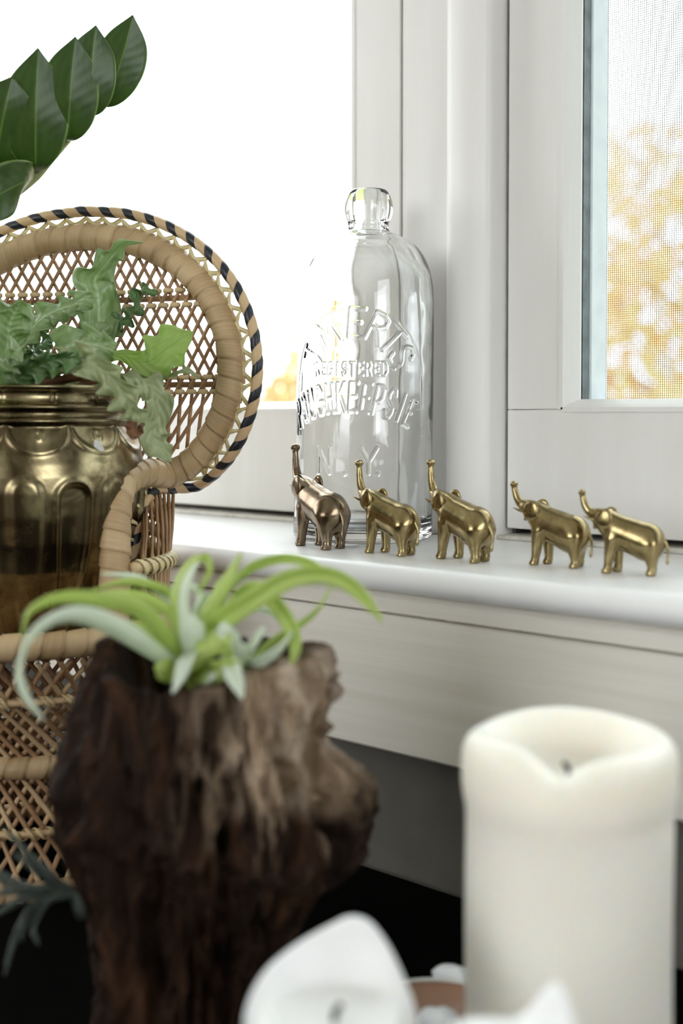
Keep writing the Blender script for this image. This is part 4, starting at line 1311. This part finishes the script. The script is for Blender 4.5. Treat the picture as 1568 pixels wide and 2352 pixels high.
# dark glossy plant leaning in, its pot stands on the table outside the photograph
def zz():
    base = at(-640, 1300, .86); base[2] = ZT
    t = empty('leaning_houseplant', base, 'arching green stem with glossy oval leaves in front of the bright window', 'plant')
    V, Fq = lathe([(.0005, .0006), (.038, .0006), (.04, .002), (.052, .085), (.055, .086), (.055, .1), (.049, .1), (.048, .085), (.0005, .083)], 40, base)
    mk('pot', V, Fq, M['terracotta'], t)
    K = [base + [0, 0, .08], at(-600, 1150, .86), at(-480, 860, .855), at(-300, 650, .85), at(-120, 530, .84), at(0, 462, .832), at(72, 411, .827), at(112, 368, .824), at(157, 318, .82), at(212, 262, .817)]
    V, Fs, _ = tube(spline(K, 60), np.linspace(.0072, .0022, 60), 10)
    st = mk('stem', V, Fs, M['zz_stem'], t)
    L = [([(226, 246, .816), (250, 224, .812), (272, 160, .808), (290, 100, .806), (305, 34, .805)], [2, 20, 44, 44, 1], (1, -.25, .25)),
         ([(204, 270, .816), (208, 255, .808), (210, 190, .802), (214, 120, .80), (220, 58, .799)], [2, 22, 43, 38, 1], (1, -.05, .3)),
         ([(150, 326, .819), (155, 312, .806), (160, 240, .798), (166, 160, .795), (173, 84, .794)], [2, 24, 50, 42, 1], (1, -.05, .3)),
         ([(84, 398, .822), (82, 376, .804), (82, 290, .794), (84, 200, .79), (87, 110, .789)], [2, 28, 57, 48, 1], (1, 0, .3)),
         ([(2, 460, .83), (-8, 385, .80), (0, 310, .79), (14, 240, .785), (27, 176, .784)], [2, 40, 62, 48, 1], (1, .1, .3)),
         ([(76, 408, .818), (58, 416, .803), (14, 438, .792), (-48, 474, .786), (-115, 518, .786)], [6, 44, 58, 56, 38, 1], (.45, .88, .1)),
         ([(-80, 510, .838), (-100, 430, .81), (-100, 350, .80), (-95, 270, .80)], [2, 50, 50, 1], (1, .1, .3)),
         ([(-120, 530, .84), (-160, 560, .80), (-230, 600, .79), (-310, 660, .79)], [2, 50, 50, 1], (.45, .9, .25)),
         ([(-300, 650, .85), (-340, 560, .82), (-340, 470, .81), (-330, 400, .81)], [2, 50, 50, 1], (1, .1, .3))]
    for i, (p, w, s) in enumerate(L):
        px_leaf('leaf', p, w if len(w) == 6 else [2, .50 * max(w), 1.14 * max(w), 1.30 * max(w), 1.02 * max(w), 1], .805, M['zz'], t, seed=i, side=s, fold=.16, nu=40, nv=8, ruf=.0008, freq=1.3)
zz()

# ------------------------------------------------------------------ driftwood stump
ST = pos(-.0700, .575, ZT)
def stump():
    SC = F_PX / .575
    yy = np.array([1490, 1530, 1560, 1600, 1640, 1700, 1740, 1790, 1815, 1900, 1990, 2030, 2060, 2130, 2230, 2352, 2455], float)
    rt = np.array([.060, .061, .062, .063, .064, .0585, .060, .072, .083, .0815, .078, .068, .058, .050, .039, .034, .037])
    lf = np.array([.040, .044, .047, .051, .054, .059, .062, .066, .067, .066, .062, .060, .058, .052, .049, .048, .05])
    fb = np.array([.046, .047, .047, .048, .049, .050, .052, .053, .054, .054, .051, .050, .048, .045, .043, .042, .044])
    nz, k = 330, 460
    a = np.linspace(-np.pi, np.pi, k, endpoint=False)        # 0 = screen right, +90 = toward camera
    # rim height in photo pixels around the top
    ra = np.radians([-180, -150, -120, -90, -60, -30, 0, 20, 45, 70, 95, 120, 145, 165, 180])
    rh = np.array([1502, 1520, 1545, 1560, 1550, 1530, 1522, 1528, 1540, 1568, 1590, 1580, 1560, 1500, 1502], float)
    top = np.interp(a, ra, rh) + 9 * vnoise(np.stack([a * 7, 0 * a, 0 * a], -1), 3) + 5 * vnoise(np.stack([a * 19, 0 * a, 0 * a], -1), 4)
    s = np.linspace(0, 1, nz)
    Y = 2455 + (top[None] - 2455) * s[:, None]
    ca, sa = np.cos(a)[None], np.sin(a)[None]
    R_, L_, B_ = (np.interp(Y, yy, q) for q in (rt, lf, fb))
    side = np.where(ca > 0, R_, L_)
    r = 1 / np.sqrt((ca / side) ** 2 + (sa / B_) ** 2)
    Zm = (2455 - Y) / SC
    P3 = np.stack([r * ca, r * sa, Zm], -1)
    q = np.stack([np.cos(a)[None] * 2.1 + 0 * Y, np.sin(a)[None] * 2.1 + 0 * Y, Zm * 7], -1)
    warp = .5 * fbm(q, 3, 11)
    g1 = fbm(np.stack([np.cos(a + .0)[None] * 4.2 + warp, np.sin(a)[None] * 4.2 + warp, Zm * 9], -1), 4, 21)
    ridg = 1 - np.abs(fbm(np.stack([np.cos(a)[None] * 5.5 + warp * 1.5, np.sin(a)[None] * 5.5 - warp * 2, Zm * 26 + warp], -1), 4, 31)) * 2
    fine = fbm(np.stack([P3[..., 0] * 190 + warp * 2, P3[..., 1] * 190, P3[..., 2] * 60], -1), 4, 41)
    rough_side = .45 + .75 * np.exp(-((np.angle(np.exp(1j * (a - rad(30))))[None] / 1.0) ** 2))
    pits = fbm(np.stack([P3[..., 0] * 75, P3[..., 1] * 75, P3[..., 2] * 42], -1), 3, 61)
    r = r + .0042 * g1 + (.0050 * np.clip(ridg, -1, 1) - .0075 * sstep(.35, .95, pits)) * rough_side + .0012 * fine
    # holes and knobs: (angle deg, photo y, size px across, down, amount m)
    for an, y0, w, h, am in ((80, 1790, 15, 34, -.020), (70, 1900, 15, 28, -.020), (40, 1775, 16, 34, -.018), (30, 1870, 20, 70, -.022), (12, 1890, 15, 60, -.016), (52, 1860, 15, 60, -.006), (118, 1560, 26, 60, -.008), (20, 1800, 40, 18, .004),
                             (132, 1886, 26, 20, .010), (118, 1925, 18, 24, .008), (100, 1900, 30, 30, .006), (150, 1810, 60, 40, .005), (48, 1975, 22, 50, .006), (62, 1990, 16, 50, .005), (34, 1930, 18, 50, .006), (58, 2030, 30, 20, -.006), (36, 1700, 20, 90, .003), (16, 1690, 14, 110, -.005), (3, 1625, 20, 22, .007), (2, 1705, 14, 16, .006), (85, 2150, 40, 130, .004), (105, 2200, 26, 120, -.006), (65, 2200, 22, 130, -.005), (128, 2200, 24, 150, .004)):
        dx = np.angle(np.exp(1j * (a - rad(an))))[None] * r * SC
        r = r + am * np.exp(-(dx / w) ** 2 - ((Y - y0) / h) ** 2)
    P3 = np.stack([r * ca, r * sa, Zm], -1)
    bl = np.clip(.95 * np.exp(-((np.angle(np.exp(1j * (a - rad(22))))[None] / .72) ** 2)) * sstep(1900, 1780, Y) + .55 * sstep(0.15, .9, ridg) * sstep(2050, 1800, Y) * np.exp(-((np.angle(np.exp(1j * (a - rad(30))))[None] / .9) ** 2)) + .06 * sstep(.4, .9, ridg), 0, 1)  # upper right paler: weathered wood plus window light painted into the colour
    # rim and hollow
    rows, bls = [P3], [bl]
    rt_, zt_ = r[-1], Zm[-1]
    for f, dz in ((.95, .0015), (.88, .001), (.80, -.003), (.72, -.010), (.66, -.018), (.5, -.024), (.25, -.026), (.01, -.026)):
        j = 1 + .08 * vnoise(np.stack([np.cos(a) * 3, np.sin(a) * 3, 0 * a + f * 6], -1), 8)
        flat = sstep(.75, .5, f)
        zz_ = (zt_ + dz) * (1 - flat) + (.158 + dz + .01) * flat
        rr = rt_ * f * np.where(f < .1, 1, j)
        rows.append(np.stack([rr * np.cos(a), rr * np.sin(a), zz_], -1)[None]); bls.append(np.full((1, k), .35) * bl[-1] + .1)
    # underside
    under = np.stack([.02 * np.cos(a) * r[0] / r[0], .02 * np.sin(a), 0 * a + .0004], -1)[None]
    P3[0, :, 2] = .0004
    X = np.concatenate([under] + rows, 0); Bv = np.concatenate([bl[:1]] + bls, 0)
    Wd = X[..., 0:1] * RT - X[..., 1:2] * HZ + X[..., 2:3] * ZV
    Fq = gfaces(X.shape[0], k, cv=True)[:, ::-1]
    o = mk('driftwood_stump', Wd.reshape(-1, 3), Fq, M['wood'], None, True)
    o.location = Vector([float(v) for v in ST])
    at_ = o.data.attributes.new('window_lit_bleach', 'FLOAT', 'POINT')
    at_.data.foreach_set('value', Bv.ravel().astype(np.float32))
    props(o, 'gnarled brown driftwood stump with hollow top holding the bright air plant', 'driftwood')
stump()

# ------------------------------------------------------------------ air plants
def airplant(name, label, L, basep, dflt):
    t = empty(name, basep, label, 'plant')
    for i, (p, w, m, sd) in enumerate(L):
        px_leaf('leaf', p, [x * 1.18 for x in w], .56, M[m], t, seed=i, side=sd, fold=.42, nu=44, nv=4, thick=.0011)
    V, Fs, _ = tube(np.array([basep - [0, 0, .010], basep - [0, 0, .004], basep + [0, 0, .004], basep + [0, 0, .010]]), np.array([.002, .004, .004, .002]), 12)
    mk('leaf_base', V, Fs, M[dflt], t)
D0 = .565
bp = at(440, 1535, D0)
AL = [
 ([(430, 1540, D0), (399, 1495, .555), (329, 1410, .535), (235, 1382, .52), (135, 1378, .515), (70, 1408, .513), (50, 1462, .513)], [10, 17, 20, 18, 14, 8, 1], 'air', (.3, .8, -.5)),
 ([(425, 1545, D0), (364, 1505, .55), (282, 1452, .53), (194, 1418, .515), (126, 1426, .508), (72, 1470, .505), (49, 1532, .505), (58, 1592, .507), (100, 1655, .51)], [10, 17, 22, 21, 16, 13, 11, 8, 1], 'air_white', (.35, .85, -.4)),
 ([(435, 1540, D0), (410, 1460, .57), (385, 1408, .572), (329, 1374, .574), (258, 1364, .576), (198, 1372, .577)], [10, 14, 15, 13, 9, 1], 'air', (.4, .8, -.4)),
 ([(440, 1535, D0), (415, 1420, .585), (390, 1367, .59), (340, 1344, .592), (282, 1338, .594), (212, 1354, .596)], [8, 10, 12, 11, 8, 1], 'air', (.4, .8, -.4)),
 ([(440, 1530, D0), (405, 1400, .595), (352, 1350, .60), (305, 1325, .603), (232, 1318, .605)], [8, 9, 10, 8, 1], 'air_white', (.4, .8, -.4)),
 ([(435, 1535, D0), (411, 1426, .565), (405, 1367, .568), (422, 1315, .57), (452, 1282, .57), (471, 1278, .57), (483, 1305, .568), (470, 1338, .566), (450, 1364, .565)], [12, 19, 18, 16, 12, 9, 7, 6, 1], 'air', (1, .1, -.5)),
 ([(440, 1535, D0), (424, 1440, .555), (420, 1380, .555), (432, 1325, .556), (455, 1290, .558)], [10, 12, 11, 9, 2], 'air_white', (1, .1, -.4)),
 ([(450, 1540, D0), (464, 1480, .562), (475, 1408, .56), (511, 1344, .56), (556, 1268, .56)], [12, 21, 21, 17, 2], 'air', (.9, .4, -.4)),
 ([(455, 1540, D0), (475, 1440, .57), (516, 1356, .575), (563, 1306, .58), (634, 1282, .584), (692, 1286, .586), (739, 1308, .588), (768, 1330, .59)], [10, 18, 19, 16, 13, 11, 8, 1], 'air', (.5, .8, -.4)),
 ([(450, 1545, D0), (499, 1438, .55), (587, 1373, .54), (663, 1328, .533), (734, 1316, .53), (792, 1333, .53), (839, 1373, .53), (878, 1430, .531)], [14, 22, 21, 20, 19, 17, 13, 2], 'air', (.4, .85, -.4)),
 ([(460, 1545, D0), (516, 1400, .565), (557, 1357, .562), (604, 1355, .559), (645, 1397, .556), (675, 1450, .554), (681, 1491, .553), (668, 1530, .553)], [12, 16, 19, 21, 20, 18, 14, 2], 'air', (.7, .6, -.5)),
 ([(540, 1565, D0), (563, 1530, .56), (610, 1479, .562), (675, 1438, .566), (728, 1397, .57), (765, 1340, .573)], [8, 15, 16, 14, 9, 1], 'air', (.5, .8, -.4)),
 ([(545, 1570, D0), (580, 1528, .553), (634, 1490, .552), (672, 1452, .552)], [10, 17, 14, 2], 'air_white', (.5, .8, -.4)),
 ([(450, 1545, D0), (438, 1480, .545), (436, 1440, .54), (432, 1412, .539)], [16, 26, 26, 6], 'air_white', (1, .1, -.4)),
 ([(446, 1500, .55), (432, 1520, .535), (420, 1550, .528), (396, 1592, .524)], [16, 20, 16, 2], 'air_white', (.9, .4, -.2)),
 ([(530, 1560, D0), (524, 1500, .545), (515, 1455, .54), (512, 1430, .54)], [14, 28, 24, 5], 'air_white', (1, -.2, -.4)),
 ([(525, 1510, .545), (535, 1545, .53), (548, 1575, .524), (556, 1606, .522)], [16, 18, 13, 2], 'air_white', (1, .2, -.3)),
 ([(455, 1550, D0), (480, 1520, .545), (505, 1480, .54), (530, 1450, .54)], [16, 36, 32, 4], 'air', (.7, .7, -.3)),
 ([(455, 1555, D0), (490, 1545, .54), (525, 1528, .535), (555, 1520, .535)], [12, 22, 18, 3], 'air', (.3, .9, -.3)),
 ([(470, 1530, D0), (520, 1420, .59), (563, 1390, .60), (604, 1400, .603), (638, 1420, .605)], [6, 8, 8, 7, 1], 'air_white', (.5, .8, -.4)),
 ([(545, 1560, D0), (562, 1500, .55), (585, 1466, .55), (607, 1440, .55)], [10, 15, 12, 4], 'air_white', (.8, .5, -.4)),
 ([(430, 1550, D0), (395, 1545, .545), (372, 1538, .54), (355, 1532, .54)], [14, 24, 20, 5], 'air', (.2, .9, -.3)),
 ([(440, 1540, D0), (452, 1420, .59), (458, 1370, .597), (440, 1345, .60), (424, 1350, .60)], [6, 9, 8, 6, 1], 'air_white', (1, .2, -.3)),
 ([(445, 1540, D0), (470, 1420, .59), (490, 1370, .597), (500, 1335, .60)], [6, 8, 7, 1], 'air', (1, .2, -.3)),
 ([(448, 1540, D0), (440, 1440, .585), (462, 1372, .59), (498, 1390, .59), (520, 1420, .59)], [6, 10, 9, 7, 1], 'air_white', (.7, .6, -.3)),
 ([(420, 1548, D0), (360, 1470, .56), (300, 1440, .565), (262, 1428, .57)], [8, 14, 12, 2], 'air', (.4, .8, -.4)),
 ([(500, 1560, D0), (478, 1568, .545), (480, 1560, .535), (496, 1548, .53)], [8, 14, 10, 2], 'air_white', (.4, .8, -.4)),
]
airplant('air_plant', 'bright green and silvery air plant with arching leaves on top of the driftwood stump', AL, bp, 'air')
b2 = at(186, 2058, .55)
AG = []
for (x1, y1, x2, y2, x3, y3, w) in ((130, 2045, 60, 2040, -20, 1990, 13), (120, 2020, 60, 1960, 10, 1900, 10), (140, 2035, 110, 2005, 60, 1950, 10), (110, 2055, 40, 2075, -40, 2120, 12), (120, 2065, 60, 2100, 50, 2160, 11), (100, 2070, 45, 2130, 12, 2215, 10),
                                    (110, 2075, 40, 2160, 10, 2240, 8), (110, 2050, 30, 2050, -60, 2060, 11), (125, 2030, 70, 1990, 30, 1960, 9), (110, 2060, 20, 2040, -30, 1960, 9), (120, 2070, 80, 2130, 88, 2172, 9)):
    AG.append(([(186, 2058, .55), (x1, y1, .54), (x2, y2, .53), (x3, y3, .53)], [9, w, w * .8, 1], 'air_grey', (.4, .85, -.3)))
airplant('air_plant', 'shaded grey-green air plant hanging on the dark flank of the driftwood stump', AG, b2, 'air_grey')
